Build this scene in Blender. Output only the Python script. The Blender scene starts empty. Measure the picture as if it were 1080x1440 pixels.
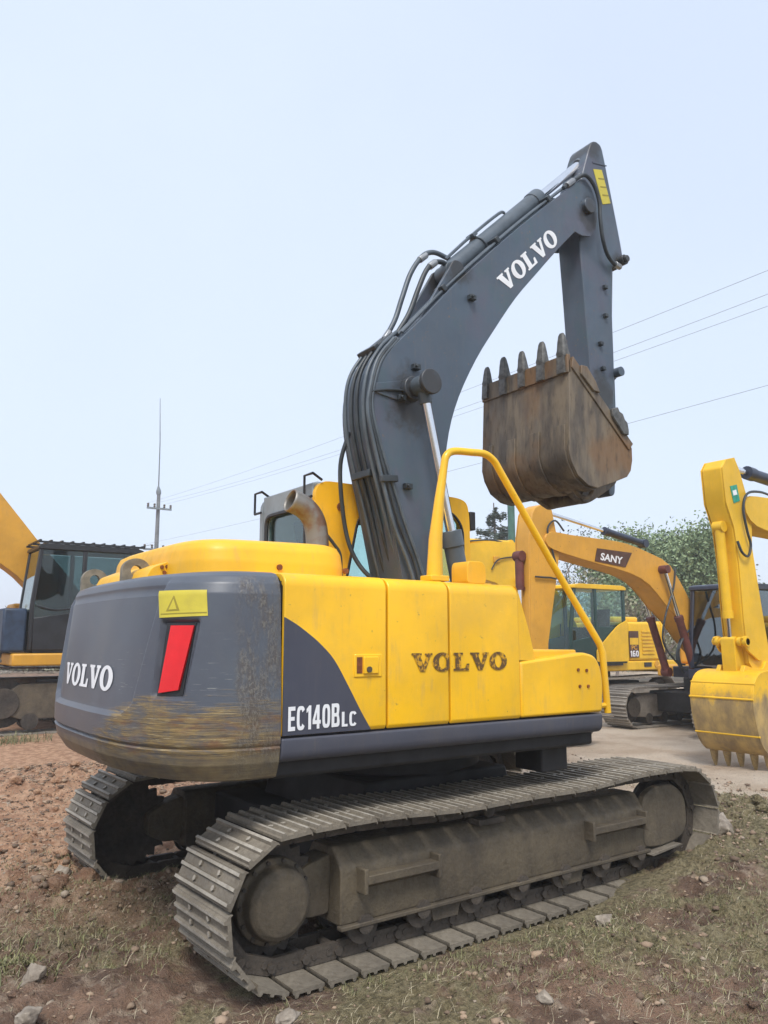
import bpy, bmesh, math, random
import numpy as np
from mathutils import Vector, Matrix
from mathutils.geometry import tessellate_polygon

random.seed(7)
RNG = np.random.default_rng(7)
R = math.radians
scene = bpy.context.scene
COL = scene.collection

# ------------------------------------------------------------------ camera
cam_data = bpy.data.cameras.new('camera')
cam_data.sensor_width = 36.0
cam_data.sensor_fit = 'AUTO'
cam_data.lens = 28.0
cam_data.clip_start = 0.05
cam_data.clip_end = 2000.0
cam = bpy.data.objects.new('camera', cam_data)
COL.objects.link(cam)
cam.location = (-3.47, -4.868, 1.656)
cam.rotation_euler = (R(90) + 0.158, 0.0, 0.965 - R(90))
scene.camera = cam

# ------------------------------------------------------------------ sky, sun, exposure
SUN_AZ = R(232.0)      # direction the light comes from, measured from +X towards +Y
SUN_EL = R(54.0)
world = bpy.data.worlds.new('World')
scene.world = world
world.use_nodes = True
wn = world.node_tree.nodes
wl = world.node_tree.links
wn.clear()
w_out = wn.new('ShaderNodeOutputWorld')
w_bg = wn.new('ShaderNodeBackground')
w_sky = wn.new('ShaderNodeTexSky')
w_sky.sky_type = 'NISHITA'
w_sky.sun_disc = False
w_sky.sun_elevation = SUN_EL
w_sky.sun_rotation = R(90) - SUN_AZ
w_sky.air_density = 1.0
w_sky.dust_density = 3.5
w_sky.ozone_density = 1.0
w_mix = wn.new('ShaderNodeMix')
w_mix.data_type = 'RGBA'
w_mix.inputs[0].default_value = 0.72            # thin high overcast over the clear sky
w_mix.inputs[7].default_value = (3.78, 4.28, 5.10, 1.0)
w_noise = wn.new('ShaderNodeTexNoise')
w_noise.inputs['Scale'].default_value = 1.6
w_noise.inputs['Detail'].default_value = 4.0
w_map = wn.new('ShaderNodeMapRange')
w_map.inputs[1].default_value = 0.35
w_map.inputs[2].default_value = 0.65
w_map.inputs[3].default_value = 0.78
w_map.inputs[4].default_value = 0.88
w_tc = wn.new('ShaderNodeTexCoord')
wl.new(w_tc.outputs['Generated'], w_noise.inputs['Vector'])
wl.new(w_noise.outputs[0], w_map.inputs[0])
wl.new(w_map.outputs[0], w_mix.inputs[0])
wl.new(w_sky.outputs[0], w_mix.inputs[6])
wl.new(w_mix.outputs[2], w_bg.inputs[0])
w_bg.inputs[1].default_value = 0.115
wl.new(w_bg.outputs[0], w_out.inputs[0])

sun_data = bpy.data.lights.new('sun', 'SUN')
sun_data.energy = 1.5
sun_data.angle = R(17.0)
sun_data.color = (1.0, 0.965, 0.91)
sun = bpy.data.objects.new('sun', sun_data)
COL.objects.link(sun)
sd = Vector((math.cos(SUN_AZ) * math.cos(SUN_EL), math.sin(SUN_AZ) * math.cos(SUN_EL), math.sin(SUN_EL)))
sun.rotation_euler = sd.to_track_quat('Z', 'Y').to_euler()
sun.location = sd * 60

scene.view_settings.view_transform = 'Standard'
scene.view_settings.look = 'None'
scene.view_settings.gamma = 1.0
scene.view_settings.use_curve_mapping = False
scene.view_settings.exposure = 0.96
scene.cycles.max_bounces = 8
scene.cycles.use_denoising = True

# ------------------------------------------------------------------ mesh helpers
class MB:
    def __init__(s):
        s.v = []; s.f = []
    def add(s, verts, faces):
        o = len(s.v)
        s.v.extend([tuple(p) for p in verts])
        s.f.extend([tuple(i + o for i in f) for f in faces])
        return s
    def box(s, x0, x1, y0, y1, z0, z1):
        return s.add([(x0,y0,z0),(x1,y0,z0),(x1,y1,z0),(x0,y1,z0),(x0,y0,z1),(x1,y0,z1),(x1,y1,z1),(x0,y1,z1)],
                     [(0,3,2,1),(4,5,6,7),(0,1,5,4),(1,2,6,5),(2,3,7,6),(3,0,4,7)])
    def obox(s, c, size, m):
        """box centred on c with rotation matrix m"""
        hx, hy, hz = size[0]/2, size[1]/2, size[2]/2
        c = Vector(c); vs = []
        for z in (-hz, hz):
            for (x, y) in ((-hx,-hy),(hx,-hy),(hx,hy),(-hx,hy)):
                vs.append(c + m @ Vector((x, y, z)))
        return s.add(vs, [(0,3,2,1),(4,5,6,7),(0,1,5,4),(1,2,6,5),(2,3,7,6),(3,0,4,7)])
    def prism(s, poly, a0, a1, axis='y'):
        """2-D outline extruded along an axis; the outline is (x,z) for y, (y,z) for x, (x,y) for z"""
        n = len(poly)
        def P(p, a):
            if axis == 'y': return (p[0], a, p[1])
            if axis == 'x': return (a, p[0], p[1])
            return (p[0], p[1], a)
        vs = [P(p, a0) for p in poly] + [P(p, a1) for p in poly]
        fs = [tuple(range(n)), tuple(range(2*n-1, n-1, -1))]
        for i in range(n):
            j = (i+1) % n
            fs.append((i, j, n+j, n+i))
        return s.add(vs, fs)
    def tube(s, pts, r, n=8, cap=True):
        pts = [Vector(p) for p in pts]
        rr = r if isinstance(r, (list, tuple)) else [r]*len(pts)
        up = None; vs = []; fs = []
        for i, p in enumerate(pts):
            a = pts[max(i-1, 0)]; b = pts[min(i+1, len(pts)-1)]
            d = (b-a).normalized()
            if up is None:
                up = Vector((0,0,1)) if abs(d.z) < 0.9 else Vector((1,0,0))
            u = (up - d*up.dot(d))
            if u.length < 1e-5: u = d.orthogonal()
            u.normalize(); up = u
            w = d.cross(u)
            for k in range(n):
                t = 2*math.pi*k/n
                vs.append(p + (u*math.cos(t) + w*math.sin(t))*rr[i])
        m = len(pts)
        for i in range(m-1):
            for k in range(n):
                l = (k+1) % n
                fs.append((i*n+k, i*n+l, (i+1)*n+l, (i+1)*n+k))
        if cap:
            fs.append(tuple(range(n-1, -1, -1)))
            fs.append(tuple(range((m-1)*n, m*n)))
        return s.add(vs, fs)
    def cyl(s, p0, p1, r, n=16, r1=None):
        return s.tube([p0, p1], [r, r if r1 is None else r1], n)
    def grid(s, fn, nu, nv):
        vs = [fn(i/(nu-1), j/(nv-1)) for i in range(nu) for j in range(nv)]
        fs = [(i*nv+j, (i+1)*nv+j, (i+1)*nv+j+1, i*nv+j+1) for i in range(nu-1) for j in range(nv-1)]
        return s.add(vs, fs)
    def mesh(s, name, mat=None, smooth=35, recalc=True):
        me = bpy.data.meshes.new(name)
        me.from_pydata(s.v, [], s.f)
        if recalc:
            bm = bmesh.new(); bm.from_mesh(me)
            bmesh.ops.recalc_face_normals(bm, faces=bm.faces)
            bm.to_mesh(me); bm.free()
        if smooth:
            me.polygons.foreach_set('use_smooth', [True]*len(me.polygons))
            me.set_sharp_from_angle(angle=R(smooth))
        if mat is not None: me.materials.append(mat)
        me.update()
        return me
    def build(s, name, mat=None, parent=None, bevel=0.0, seg=2, smooth=35, recalc=True):
        o = bpy.data.objects.new(name, s.mesh(name, mat, smooth, recalc))
        COL.objects.link(o)
        o.parent = parent
        if bevel:
            b = o.modifiers.new('bevel', 'BEVEL')
            b.width = bevel; b.segments = seg; b.limit_method = 'ANGLE'; b.angle_limit = R(30)
            b.harden_normals = False
        return o

def smooth_path(pts, k=6):
    """Catmull-Rom through the points"""
    P = [Vector(p) for p in pts]
    P = [P[0]*2 - P[1]] + P + [P[-1]*2 - P[-2]]
    out = []
    for i in range(1, len(P)-2):
        for j in range(k):
            t = j/k
            out.append(0.5*((2*P[i]) + (P[i+1]-P[i-1])*t + (2*P[i-1]-5*P[i]+4*P[i+1]-P[i+2])*t*t + (3*P[i]-P[i-1]-3*P[i+1]+P[i+2])*t**3))
    out.append(P[-2])
    return out

def round_poly(poly, rad, k=4):
    """round the corners of a 2-D outline; rad is one radius or one per corner"""
    n = len(poly); out = []
    for i in range(n):
        p = Vector(poly[i]); a = Vector(poly[i-1]); b = Vector(poly[(i+1) % n])
        r = rad[i] if isinstance(rad, (list, tuple)) else rad
        if r <= 0:
            out.append(tuple(p)); continue
        r1 = min(r, (a-p).length*0.48); r2 = min(r, (b-p).length*0.48)
        s = p + (a-p).normalized()*r1; e = p + (b-p).normalized()*r2
        for j in range(k+1):
            t = j/k
            out.append(tuple(s*(1-t)**2 + p*2*t*(1-t) + e*t*t))
    return out

def tag(o, label=None, cat=None, group=None, kind=None):
    if label: o['label'] = label
    if cat: o['category'] = cat
    if group: o['group'] = group
    if kind: o['kind'] = kind
    return o

def empty(name, loc=(0,0,0), rz=0.0):
    o = bpy.data.objects.new(name, None)
    COL.objects.link(o)
    o.location = loc; o.rotation_euler = (0, 0, rz)
    o.empty_display_size = 0.3
    return o

def inst(name, me, parent, m=None, bevel=None):
    o = bpy.data.objects.new(name, me)
    COL.objects.link(o)
    o.parent = parent
    if m is not None: o.matrix_basis = m
    return o

# ------------------------------------------------------------------ materials
class NT:
    def __init__(s, name, rough=0.5, metal=0.0):
        s.m = bpy.data.materials.new(name)
        s.m.use_nodes = True
        s.n = s.m.node_tree.nodes; s.l = s.m.node_tree.links
        s.b = s.n['Principled BSDF']
        s.b.inputs['Roughness'].default_value = rough
        s.b.inputs['Metallic'].default_value = metal
        s.tc = s.n.new('ShaderNodeTexCoord')
        s.geo = s.n.new('ShaderNodeNewGeometry')
    def coord(s, scale=(1,1,1), world=False):
        mp = s.n.new('ShaderNodeMapping')
        mp.inputs['Scale'].default_value = scale
        s.l.new(s.geo.outputs['Position'] if world else s.tc.outputs['Object'], mp.inputs[0])
        return mp.outputs[0]
    def noise(s, scale, detail=4, rough=0.55, vec=None, dist=0.0):
        t = s.n.new('ShaderNodeTexNoise')
        t.inputs['Scale'].default_value = scale
        t.inputs['Detail'].default_value = detail
        t.inputs['Roughness'].default_value = rough
        t.inputs['Distortion'].default_value = dist
        s.l.new(vec if vec is not None else s.tc.outputs['Object'], t.inputs['Vector'])
        return t.outputs[0]
    def ramp(s, fac, lo, hi, a=0.0, b=1.0):
        r = s.n.new('ShaderNodeMapRange')
        r.interpolation_type = 'SMOOTHSTEP'
        s.l.new(fac, r.inputs[0])
        for i, v in zip((1,2,3,4), (lo, hi, a, b)): r.inputs[i].default_value = v
        return r.outputs[0]
    def math(s, op, a, b=0.0):
        m = s.n.new('ShaderNodeMath'); m.operation = op
        for i, v in enumerate((a, b)):
            if isinstance(v, (int, float)): m.inputs[i].default_value = v
            else: s.l.new(v, m.inputs[i])
        return m.outputs[0]
    def mix(s, fac, a, b):
        m = s.n.new('ShaderNodeMix'); m.data_type = 'RGBA'
        for i, v in ((0, fac), (6, a), (7, b)):
            if isinstance(v, (int, float)): m.inputs[i].default_value = v
            elif isinstance(v, tuple): m.inputs[i].default_value = (*v[:3], 1.0)
            else: s.l.new(v, m.inputs[i])
        return m.outputs[2]
    def sep(s, vec=None):
        x = s.n.new('ShaderNodeSeparateXYZ')
        s.l.new(vec if vec is not None else s.tc.outputs['Object'], x.inputs[0])
        return x.outputs
    def color(s, c):
        if isinstance(c, tuple): s.b.inputs['Base Color'].default_value = (*c[:3], 1.0)
        else: s.l.new(c, s.b.inputs['Base Color'])
    def rough(s, r):
        s.l.new(r, s.b.inputs['Roughness'])
    def bump(s, h, strength=0.3, dist=0.01):
        b = s.n.new('ShaderNodeBump')
        b.inputs['Strength'].default_value = strength
        b.inputs['Distance'].default_value = dist
        s.l.new(h, b.inputs['Height'])
        s.l.new(b.outputs[0], s.b.inputs['Normal'])

def paint(name, col, dirt=(0.25,0.2,0.13), amount=0.25, rough=0.42, streak=True, chips=0.0, chipcol=(0.1,0.08,0.06), coat=0.0, scratch=0.0, tint=None, stains=()):
    """weathered machine paint: hue drift, dust film in patches, run-down streaks, chips"""
    t = NT(name, rough)
    n1 = t.noise(1.3, 5, 0.6)
    n2 = t.noise(9.0, 5, 0.65)
    c2 = tuple(min(1.0, v*1.10) for v in col); c1 = tuple(v*0.90 for v in col)
    base = t.mix(t.ramp(n1, 0.35, 0.65), c1, c2)
    st = t.noise(5.0, 4, 0.6, t.coord((6, 6, 0.6))) if streak else t.noise(5.0, 4, 0.6)
    d = t.math('MULTIPLY', t.ramp(st, 0.46, 0.78), t.ramp(n2, 0.35, 0.7))
    base = t.mix(t.math('MULTIPLY', d, amount), base, dirt)
    film = t.ramp(t.noise(2.2, 6, 0.7), 0.40, 0.75)
    base = t.mix(t.math('MULTIPLY', film, amount*0.45), base, dirt)
    if tint:
        base = t.mix(t.math('MULTIPLY', t.ramp(t.noise(2.4, 4, .6), .46, .68), .55), base, tint[0])
        base = t.mix(t.math('MULTIPLY', t.ramp(t.noise(3.3, 5, .65, t.coord((1,1,.7))), .50, .70), .5), base, tint[1])
    if scratch:
        s1 = t.ramp(t.noise(22.0, 3, .6, t.coord((1.0,1.0,9.0))), .675, .70)
        s1 = t.math('MULTIPLY', s1, t.ramp(t.noise(2.0, 3, .5), .50, .62))
        base = t.mix(t.math('MULTIPLY', s1, scratch), base, tuple(min(1, v*1.25+.06) for v in col))
    if chips:
        ch = t.ramp(t.noise(38.0, 3, 0.6), 0.70-chips*0.12, 0.73-chips*0.12)
        ch = t.math('MULTIPLY', ch, t.ramp(t.noise(3.0, 3, 0.5), 0.45, 0.62))
        base = t.mix(ch, base, chipcol)
    if stains:
        sp = t.sep(); wob = t.noise(7.0, 4, .7)
        for (x_, z_, r_) in stains:
            dx = t.math('SUBTRACT', sp[0], x_); dz = t.math('SUBTRACT', sp[2], z_)
            dz = t.math('MULTIPLY', dz, .75)
            d_ = t.math('SQRT', t.math('ADD', t.math('MULTIPLY', dx, dx), t.math('MULTIPLY', dz, dz)))
            m_ = t.ramp(t.math('ADD', d_, t.math('MULTIPLY', t.math('SUBTRACT', wob, .5), r_*1.6)), r_, r_*.35)
            base = t.mix(t.math('MULTIPLY', m_, .8), base, (0.028,0.024,0.020))
    t.color(base)
    t.rough(t.ramp(n2, 0.2, 0.8, rough-0.09, rough+0.16))
    t.bump(t.math('ADD', t.math('MULTIPLY', n2, .22), t.math('MULTIPLY', t.noise(2.1, 2, .5), 1.0)), 0.14, 0.03)
    if coat: t.b.inputs['Coat Weight'].default_value = coat
    return t.m

def plain(name, col, rough=0.6, metal=0.0, var=0.15, scale=6.0, bump=0.0):
    t = NT(name, rough, metal)
    n = t.noise(scale, 5, 0.6)
    t.color(t.mix(t.ramp(n, 0.3, 0.7), tuple(v*(1-var) for v in col), tuple(v*(1+var) for v in col)))
    if bump: t.bump(t.noise(scale*6, 4), bump, 0.01)
    return t.m

def glass(name, tint=(0.75,0.85,0.85), mixf=0.18, rough=0.02):
    m = bpy.data.materials.new(name); m.use_nodes = True
    n = m.node_tree.nodes; l = m.node_tree.links
    n.clear()
    out = n.new('ShaderNodeOutputMaterial'); mx = n.new('ShaderNodeMixShader')
    tr = n.new('ShaderNodeBsdfTransparent'); gl = n.new('ShaderNodeBsdfGlossy')
    lw = n.new('ShaderNodeLayerWeight'); lw.inputs[0].default_value = 0.5
    fr = n.new('ShaderNodeMath'); fr.operation = 'POWER'; fr.inputs[1].default_value = 4.0
    l.new(lw.outputs['Facing'], fr.inputs[0])
    ad = n.new('ShaderNodeMath'); ad.operation = 'ADD'; ad.inputs[1].default_value = mixf
    tr.inputs[0].default_value = (*tint, 1); gl.inputs['Roughness'].default_value = rough
    gl.inputs['Color'].default_value = (0.9,0.95,0.95,1)
    l.new(fr.outputs[0], ad.inputs[0]); l.new(ad.outputs[0], mx.inputs[0])
    l.new(tr.outputs[0], mx.inputs[1]); l.new(gl.outputs[0], mx.inputs[2])
    l.new(mx.outputs[0], out.inputs[0])
    return m

YEL = (0.90, 0.505, 0.009)
M = {}
M['yellow'] = paint('yellow_paint', YEL, (0.50,0.33,0.11), 0.46, 0.37, coat=0.10, chips=0.10, chipcol=(0.32,0.20,0.05), scratch=0.5)
M['yellow_hood'] = paint('hood_paint', (0.86,0.46,0.014), (0.42,0.29,0.11), 0.50, 0.45)
M['grey'] = paint('grey_paint', (0.068,0.080,0.100), (0.17,0.15,0.13), 0.28, 0.42)
M['boomgrey'] = paint('boom_paint', (0.064,0.090,0.124), (0.13,0.125,0.125), 0.50, 0.38, chips=0.5, chipcol=(0.15,0.11,0.085), scratch=0.4, tint=((0.096,0.086,0.122),(0.052,0.100,0.112)), stains=((0.0,3.42,.26),(2.12,5.62,.17),(2.62,5.28,.13),(2.3,3.9,.22),(.52,4.66,.16),(2.32,6.42,.12)))
M['darkgrey'] = paint('quarter_panel_paint', (0.052,0.056,0.080), (0.14,0.12,0.11), 0.20, 0.45)
M['skirt'] = paint('skirt_paint', (0.062,0.066,0.088), (0.17,0.14,0.10), 0.35, 0.5)
M['hose'] = plain('hose_rubber', (0.030,0.038,0.045), 0.45, var=0.35)
M['pipe'] = plain('steel_pipe_paint', (0.075,0.095,0.115), 0.4, var=0.2)
M['chrome'] = plain('chrome_rod', (0.75,0.76,0.78), 0.12, 1.0, 0.04)
M['black'] = plain('black_paint', (0.016,0.017,0.020), 0.4, var=0.3)
M['shadow'] = plain('painted_underside_shade', (0.018,0.017,0.018), 0.7, var=0.4)  # near-black tone paints in the deep shade under the machines
M['white'] = plain('white_lettering', (0.80,0.81,0.83), 0.5, var=0.05)
M['stickyellow'] = paint('warning_sticker', (0.62,0.52,0.05), (0.35,0.28,0.06), 0.5, 0.5, streak=False)
M['stickdark'] = plain('sticker_print', (0.30,0.24,0.03), 0.6)
M['red'] = plain('red_lens', (0.72,0.008,0.012), 0.2, var=0.08)
M['rust'] = plain('rusty_bolt', (0.20,0.06,0.015), 0.7, var=0.35, scale=30)
M['glass'] = glass('cab_glass', (0.84,0.94,0.93), 0.04)
M['glassdark'] = glass('tinted_glass', (0.30,0.42,0.48), 0.16)
M['bgyellow'] = paint('sany_yellow', (0.66,0.33,0.035), (0.36,0.22,0.09), 0.35, 0.5, chips=0.3, chipcol=(0.18,0.08,0.03))
M['bgyellow2'] = paint('lemon_yellow', (0.78,0.46,0.012), (0.40,0.28,0.08), 0.30, 0.45)
M['bgyellow3'] = paint('ochre_yellow', (0.60,0.30,0.025), (0.30,0.18,0.06), 0.35, 0.5)
M['navy'] = paint('dark_blue_cab', (0.022,0.028,0.050), (0.10,0.10,0.12), 0.3, 0.4)
M['greencab'] = paint('dark_green_cab', (0.012,0.045,0.042), (0.08,0.09,0.07), 0.25, 0.4)
M['cabgrey'] = paint('pale_cab_grey', (0.23,0.265,0.29), (0.16,0.15,0.13), 0.35, 0.45)
M['seat'] = plain('seat_fabric', (0.03,0.03,0.035), 0.85)

def mud_steel(name, c1, c2, c3):
    t = NT(name, 0.75)
    n1 = t.noise(3.0, 6, 0.65); n2 = t.noise(26.0, 5, 0.65)
    info = t.n.new('ShaderNodeObjectInfo')
    v = t.math('ADD', n1, t.math('MULTIPLY', info.outputs['Random'], 0.16))
    b = t.mix(t.ramp(v, 0.36, 0.76), c1, c2)
    n3 = t.noise(7.0, 6, 0.7, t.coord((1,1,.45)))
    b = t.mix(t.math('MULTIPLY', t.ramp(n3, 0.42, 0.80), 0.7), b, c3)
    b = t.mix(t.math('MULTIPLY', t.ramp(t.noise(60.0, 4, .7), 0.42, 0.75), 0.45), b, c3)
    t.color(b)
    t.rough(t.ramp(n2, 0.3, 0.7, 0.55, 0.9))
    t.bump(n2, 0.5, 0.012)
    return t.m
M['shoe'] = mud_steel('worn_track_steel', (0.125,0.108,0.085), (0.235,0.205,0.160), (0.085,0.066,0.045))
M['wornedge'] = mud_steel('worn_bright_edge', (0.27,0.245,0.205), (0.44,0.405,0.345), (0.16,0.135,0.10))
M['frame'] = mud_steel('muddy_frame_steel', (0.075,0.060,0.042), (0.135,0.108,0.070), (0.045,0.036,0.028))
M['link'] = mud_steel('mud_and_shade_link_steel', (0.036,0.030,0.025), (0.085,0.068,0.052), (0.018,0.016,0.014))  # mud tones, darkened further to paint the shade inside the tracks
M['bgtrack'] = mud_steel('dusty_track_steel', (0.16,0.14,0.12), (0.28,0.25,0.21), (0.10,0.08,0.06))

def bucket_mat(name, a, b, c, d):
    t = NT(name, 0.62)
    n1 = t.noise(2.6, 5, 0.6, t.coord((2.6,2.6,0.7)))
    n2 = t.noise(16.0, 5, 0.65, t.coord((1.6,1.6,0.4)))
    n3 = t.noise(1.7, 4, 0.5)
    x = t.mix(t.ramp(n1, 0.36, 0.64), a, b)
    x = t.mix(t.ramp(n3, 0.47, 0.66), x, c)
    x = t.mix(t.math('MULTIPLY', t.ramp(n2, 0.52, 0.72), 0.65), x, d)
    t.color(x); t.bump(n2, 0.35, 0.01)
    t.rough(t.ramp(n2, 0.3, 0.7, 0.5, 0.8))
    return t.m
M['bucket'] = bucket_mat('rusty_bucket_steel', (0.085,0.070,0.056), (0.190,0.150,0.102), (0.185,0.105,0.048), (0.048,0.042,0.040))
M['tooth'] = plain('worn_tooth_steel', (0.115,0.115,0.11), 0.55, 0.3, 0.35, 20, 0.4)
t = NT('worn_yellow_bucket', .55)
_z = t.sep()[2]
_n = t.noise(3.0, 5, .65); _v = t.noise(4.0, 6, .65, t.coord((1.3,1.3,.7)))
_y = t.mix(t.ramp(_n, .35,.65), (0.70,0.40,0.015), (0.84,0.49,0.012))
_w = t.mix(t.ramp(_v, .32,.68), (0.24,0.17,0.085), (0.50,0.34,0.12))
_m = t.ramp(t.math('ADD', _z, t.math('MULTIPLY', t.math('SUBTRACT', _v, .5), .55)), 1.00, .82)
_m2 = t.ramp(t.noise(14.,5,.7), .56,.72)
t.color(t.mix(t.math('MULTIPLY', _m2, .5), t.mix(_m, _y, _w), (0.30,0.20,0.07)))
M['bgbucket'] = t.m

# ------------------------------------------------------------------ lettering
def ring(cx, cy, rx, ry, ix, iy, n=28):
    vs = []; fs = []
    for k in range(n):
        a = 2*math.pi*k/n
        vs.append((cx + rx*math.cos(a), cy + ry*math.sin(a)))
    for k in range(n):
        a = 2*math.pi*k/n
        vs.append((cx + ix*math.cos(a), cy + iy*math.sin(a)))
    for k in range(n):
        l = (k+1) % n
        fs.append((k, l, n+l, n+k))
    return vs, fs
def poly2d(p):
    tris = tessellate_polygon([[Vector((x, y, 0)) for x, y in p]])
    return list(p), [tuple(t) for t in tris]
GV = poly2d([(0,1),(.52,1),(.52,.89),(.44,.89),(.62,.36),(.78,.89),(.69,.89),(.69,1),(1.08,1),(1.08,.89),(1.0,.89),(.69,0),(.45,0),(.09,.89),(0,.89)])
GO = ring(.52,.5,.52,.53,.20,.38)
GL = poly2d([(0,0),(0,.11),(.1,.11),(.1,.89),(0,.89),(0,1),(.53,1),(.53,.89),(.42,.89),(.42,.12),(.64,.12),(.74,.38),(.88,.38),(.85,0)])
def slab_word():
    """five slab-serif capitals, unit width, height given by the caller"""
    vs = []; fs = []; x = 0.0
    for g, adv in ((GV,1.10),(GO,1.10),(GL,0.93),(GV,1.10),(GO,1.04)):
        o = len(vs)
        vs += [(p[0]+x, p[1]) for p in g[0]]
        fs += [tuple(i+o for i in f) for f in g[1]]
        x += adv
    return [(p[0]/x, p[1]) for p in vs], fs

def font_word(text, bold=0.0):
    """built-in font outlines flattened to 2-D triangles, normalised to unit width and unit height"""
    cu = bpy.data.curves.new('t', 'FONT'); cu.body = text; cu.offset = bold; cu.resolution_u = 4
    ob = bpy.data.objects.new('t', cu); COL.objects.link(ob)
    bpy.context.view_layer.update()
    me = bpy.data.meshes.new_from_object(ob.evaluated_get(bpy.context.evaluated_depsgraph_get()))
    vs = [(v.co.x, v.co.y) for v in me.vertices]; fs = [tuple(p.vertices) for p in me.polygons]
    bpy.data.objects.remove(ob); bpy.data.meshes.remove(me); bpy.data.curves.remove(cu)
    x0 = min(p[0] for p in vs); x1 = max(p[0] for p in vs); y0 = min(p[1] for p in vs); y1 = max(p[1] for p in vs)
    return [((p[0]-x0)/(x1-x0), (p[1]-y0)/(y1-y0)) for p in vs], fs

def serring(w, h, st, n=3.2, a0=0.0, a1=360.0, k=36):
    """rounded-rectangle ring, or an open arc of it"""
    full = abs(a1-a0) >= 360; vs = []; fs = []
    def pt(a, rx, ry):
        c, s = math.cos(R(a)), math.sin(R(a))
        return (w/2 + rx*math.copysign(abs(c)**(2/n), c), h/2 + ry*math.copysign(abs(s)**(2/n), s))
    m = k if full else k+1
    for i in range(m):
        a = a0+(a1-a0)*i/k; vs.append(pt(a, w/2, h/2)); vs.append(pt(a, w/2-st, h/2-st*.88))
    for i in range(k):
        j = (i+1) % m; fs.append((2*i, 2*j, 2*j+1, 2*i+1))
    return vs, fs
def polyholes(outer, *holes):
    loops = [[Vector((x, y, 0)) for x, y in p] for p in (outer,)+holes]
    tris = tessellate_polygon(loops)
    return [p for l in (outer,)+holes for p in l], [tuple(t) for t in tris]
GLYPH = {
 'E': (poly2d([(0,0),(.46,0),(.46,.17),(.18,.17),(.18,.42),(.42,.42),(.42,.58),(.18,.58),(.18,.83),(.46,.83),(.46,1),(0,1)]), .46),
 'C': (serring(.54, 1.0, .18, 3.2, 32, 328), .54),
 '1': (poly2d([(.12,0),(.31,0),(.31,1),(.17,1),(0,.86),(0,.68),(.12,.77)]), .31),
 '4': (polyholes([(.28,0),(.46,0),(.46,.2),(.55,.2),(.55,.36),(.46,.36),(.46,1),(.25,1),(0,.37),(0,.2),(.28,.2)], [(.28,.36),(.16,.36),(.28,.70)]), .55),
 '0': (serring(.54, 1.0, .18, 3.2), .54),
 'B': (polyholes(round_poly([(0,0),(.54,0),(.56,.30),(.49,.52),(.54,.72),(.52,1),(0,1)], [0,.16,.12,.02,.12,.16,0], 3), [(.19,.16),(.33,.16),(.37,.21),(.37,.39),(.33,.44),(.19,.44)], [(.19,.59),(.32,.59),(.35,.64),(.35,.79),(.31,.84),(.19,.84)]), .56),
 'L': (poly2d([(0,0),(.42,0),(.42,.17),(.19,.17),(.19,1),(0,1)]), .42),
 '6': (polyholes(round_poly([(.27,0),(.54,.0),(.54,.62),(.2,.62),(.2,.70),(.25,.84),(.50,.84),(.50,1),(.1,1),(0,.8),(0,0)], [0,.16,.16,.02,.02,.06,0,0,.14,.1,.16], 3), [(.19,.17),(.35,.17),(.35,.46),(.19,.46)]), .54),
}
def block_word(text, gap=.10):
    vs = []; fs = []; x = 0.0
    for ch in text:
        g, adv = GLYPH[ch]; o = len(vs)
        vs += [(p[0]+x, p[1]) for p in g[0]]; fs += [tuple(i+o for i in f) for f in g[1]]
        x += adv+gap
    x -= gap
    return [(p[0]/x, p[1]) for p in vs], fs

def lettering(name, word, fn, mat, parent):
    """map a 2-D word through fn(u,v) -> 3-D point"""
    mb = MB(); mb.add([fn(u, v) for u, v in word[0]], word[1])
    return mb.build(name, mat, parent, smooth=0, recalc=False)
# ------------------------------------------------------------------ ground
def vnoise(x, y, seed=0):
    xi = np.floor(x).astype(np.int64); yi = np.floor(y).astype(np.int64)
    xf = x-xi; yf = y-yi
    def h(a, b):
        n = (a*374761393 + b*668265263 + seed*974711) & 0x7fffffff
        n = ((n ^ (n >> 13))*1274126177) & 0x7fffffff
        return ((n ^ (n >> 16)) & 0xffff)/65535.0
    u = xf*xf*(3-2*xf); v = yf*yf*(3-2*yf)
    return (h(xi,yi)*(1-u)+h(xi+1,yi)*u)*(1-v) + (h(xi,yi+1)*(1-u)+h(xi+1,yi+1)*u)*v
def fbm(x, y, f, o=5, seed=0, g=0.5):
    s = 0; a = 1; t = 0
    for i in range(o):
        s = s + a*vnoise(x*f, y*f, seed+i); t += a; a *= g; f *= 2.03
    return s/t
MOUNDS = [(2.75,-0.60,.40,.13),(2.75,-1.45,.28,.12),(3.2,-1.05,.5,.13),(2.35,-.5,.35,.10),(3.3,-0.2,.6,.10),
          (-.95,.35,.38,.13),(-1.25,-.1,.30,.09),(-.6,-.25,.40,.12),(-1.7,.55,.25,.08),(-2.2,1.35,.35,.10),
          (-2.3,.6,.3,.06),(-3.0,1.7,.5,.08),(-2.4,2.6,.5,.10),(-1.6,4.6,.7,.16),(-.5,5.0,.8,.14),(1.9,-1.9,.4,.06),
          (-1.9,-1.75,.22,.05),(0.3,-1.8,.3,.05),(-3.3,-.6,.45,.06)]
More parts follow.
